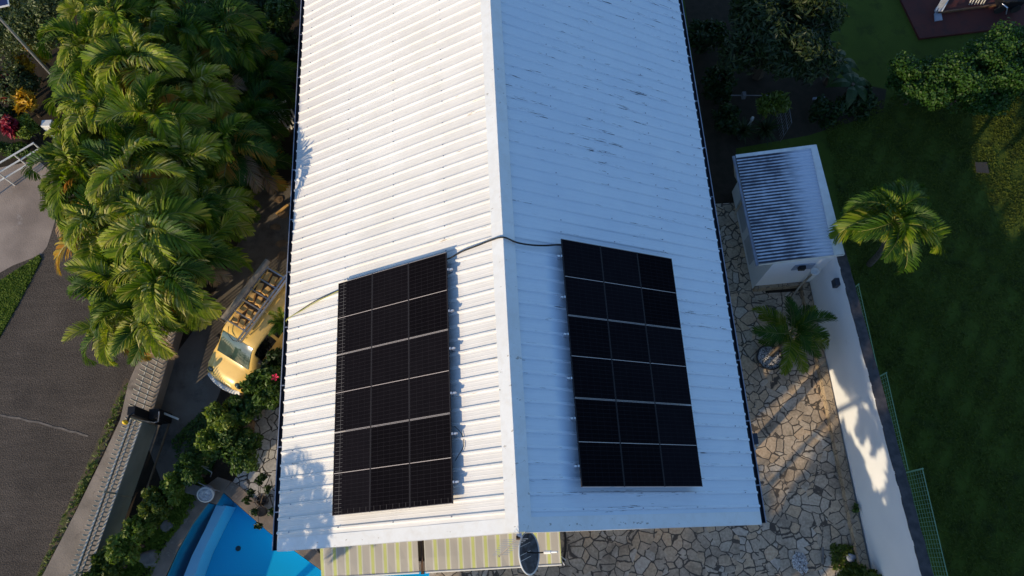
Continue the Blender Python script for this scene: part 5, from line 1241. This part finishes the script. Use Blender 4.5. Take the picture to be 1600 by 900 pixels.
# red tiled patio and its things
sheet('patio', pix([(1437, 60), (1408, 0), (1390, -60), (1700, -60), (1700, 28)], .1), .1, 'brick', .1)
t = empty('patio_post', P3(1465, 22, 0), 'pale patio post with a beam on the red tiled patio', 'post')
a = at(1463, 18, .1); b = at(1484, -6, .1)
mb = MB(); mb.box(a.x - .07, a.y - .08, .1, a.x + .06, a.y + .06, 1.2); mb.build('column', 'lip', t)
mb = MB(); mb.prism([(p[0], p[1]) for p in pix([(1459, 22), (1470, 21), (1472, 32), (1460, 34)], .1)], .1, .14); mb.build('foot_plate', 'lip', t)
t = empty('patio_step', P3(1500, 15, 0), 'brown timber edge lying across the red patio', 'timber edge'); mb = MB(); mb.bar(at(1466, 20, .14), at(1600, 2, .14), .06, .08); mb.build('edge', 'wood', t)
t = empty('sun_lounger', P3(1475, 5, 0), 'white folded lounger on the red patio beside the post', 'lounger'); mb = MB()
for d in (0, 5, 10): mb.bar(at(1462 + d, 17, .35), at(1478 + d, -12, .35), .045, .04)
mb.build('frame', 'white', t)
mb = MB(); a = at(1466, 16, .33); b = at(1486, -14, .33); mb.bar(a, b, .22, .02); mb.build('sling', 'lip', t)
for i in range(3):
    t = empty('folding_chair', P3(1520 + 9 * i, 2, 0), 'white folding chair leg pair at the top edge of the patio, %s from the lounger' % ['first', 'second', 'third'][i], 'chair', 'white folding chairs on the patio')
    mb = MB(); mb.bar(at(1514 + 9 * i, 7, .1), at(1521 + 9 * i, -6, .8), .03, .03); mb.build('leg', 'white', t)
    mb = MB(); mb.bar(at(1518 + 9 * i, 7, .1), at(1525 + 9 * i, -6, .8), .03, .03); mb.build('leg', 'white', t)
    mb = MB(); p_ = at(1523 + 9 * i, -8, .8); mb.box(p_.x - .18, p_.y, .78, p_.x + .12, p_.y + .35, .82); mb.build('seat', 'white', t)
t = empty('bicycle_trailer', P3(1570, 8, 0), 'dark wheeled thing with a pale handle on the red patio', 'cart')
c = at(1574, 4, .4); mb = MB(); mb.box(c.x - .35, c.y - .2, .25, c.x + .5, c.y + .3, .7); mb.build('body', 'black', t, bevel=.05)
mb = MB(); mb.tube([at(1566, 6, .6), at(1574, 12, .6), at(1572, 22, .3)], .025, 6); mb.build('handle', 'alu', t)
for dx in (-.3, .3):
    mb = MB(); mb.tube([(c.x + dx, c.y - .25, .3), (c.x + dx, c.y - .2, .3)], .18, 16); mb.build('wheel', 'tyre', t)
mb = MB(); c = at(1532, 262); mb.prism([(c.x - .22, c.y - .2), (c.x + .2, c.y - .25), (c.x + .24, c.y + .16), (c.x - .16, c.y + .2)], 0, .06); tag(mb.build('stone_slab', 'pot'), 'small stone slab lying on the shaded lawn', 'slab')

# ------------------------------------------------------------------ unseen: trees added to block the sun; palms and pole casting shade
def blocker_tree(x, y, h, r_, seed, label):
    bush('unseen_blocker_tree', (x, y, h - r_ * .8), r_, r_, r_ * .9, 3500, .35, 'lf_dark', label, 'tree', 'unseen trees added to block the sun', seed=seed, nb=14, trunk=.25)
blocker_tree(-.2, -11.5, 10, 3.0, 201, 'unseen tree added for shade beyond the terrace, opposite the left awning')
blocker_tree(4.2, -12, 10, 3.1, 202, 'unseen tree added for shade beyond the terrace, opposite the satellite dish')
blocker_tree(8.6, -11.5, 9.5, 3.0, 203, 'unseen tree added for shade beyond the terrace, opposite the right gutter')
blocker_tree(13, -11.5, 9, 3.0, 204, 'unseen tree added for shade beyond the terrace at the end of the white wall')
blocker_tree(-2.6, -10.8, 10, 1.7, 205, 'unseen slim tree added for shade beyond the pool steps')
blocker_tree(-9.0, -10.8, 10.6, 1.75, 209, 'unseen tall tree added for shade beyond the pool')
blocker_tree(-2.2, -11.4, 7.4, 1.5, 211, 'unseen low tree added for shade beside the slim tree')
blocker_tree(-4.0, -10.8, 6.8, 1.4, 210, 'unseen low tree added for shade in front of the slim tree')
palm('palm_tree', -1.8, -6.9, 6.4, 'palm in front of the house, below the lower edge of the photo', 'palms beyond the pool', scale=.95, counts=(3, 5, 6, 3), rs=301)
blocker_tree(-6.2, -10.8, 5.5, 1.6, 206, 'unseen low round tree added for shade beyond the pool')
blocker_tree(-9.2, -10.4, 5.3, 1.5, 207, 'unseen low round tree added for shade beyond the end of the pool')
blocker_tree(-11.2, -11.0, 6.0, 1.5, 208, 'unseen low tree added for shade beyond the hedge')
palm('palm_tree', -10.3, -3.7, 5.8, 'palm beyond the pool, below the lower edge of the photo', 'palms beyond the pool', scale=1.0, counts=(3, 5, 6, 3), rs=300)

p = at(85, 830) - Vector((.7986, .6018, 0)) * 17
t = empty('utility_pole', (p.x, p.y, 0), 'grey utility pole beyond the road, outside the picture', 'pole')
mb = MB(); mb.tube([(p.x, p.y, 0), (p.x, p.y, 4.55)], [.12, .09], 8); mb.build('shaft', 'lip', t)
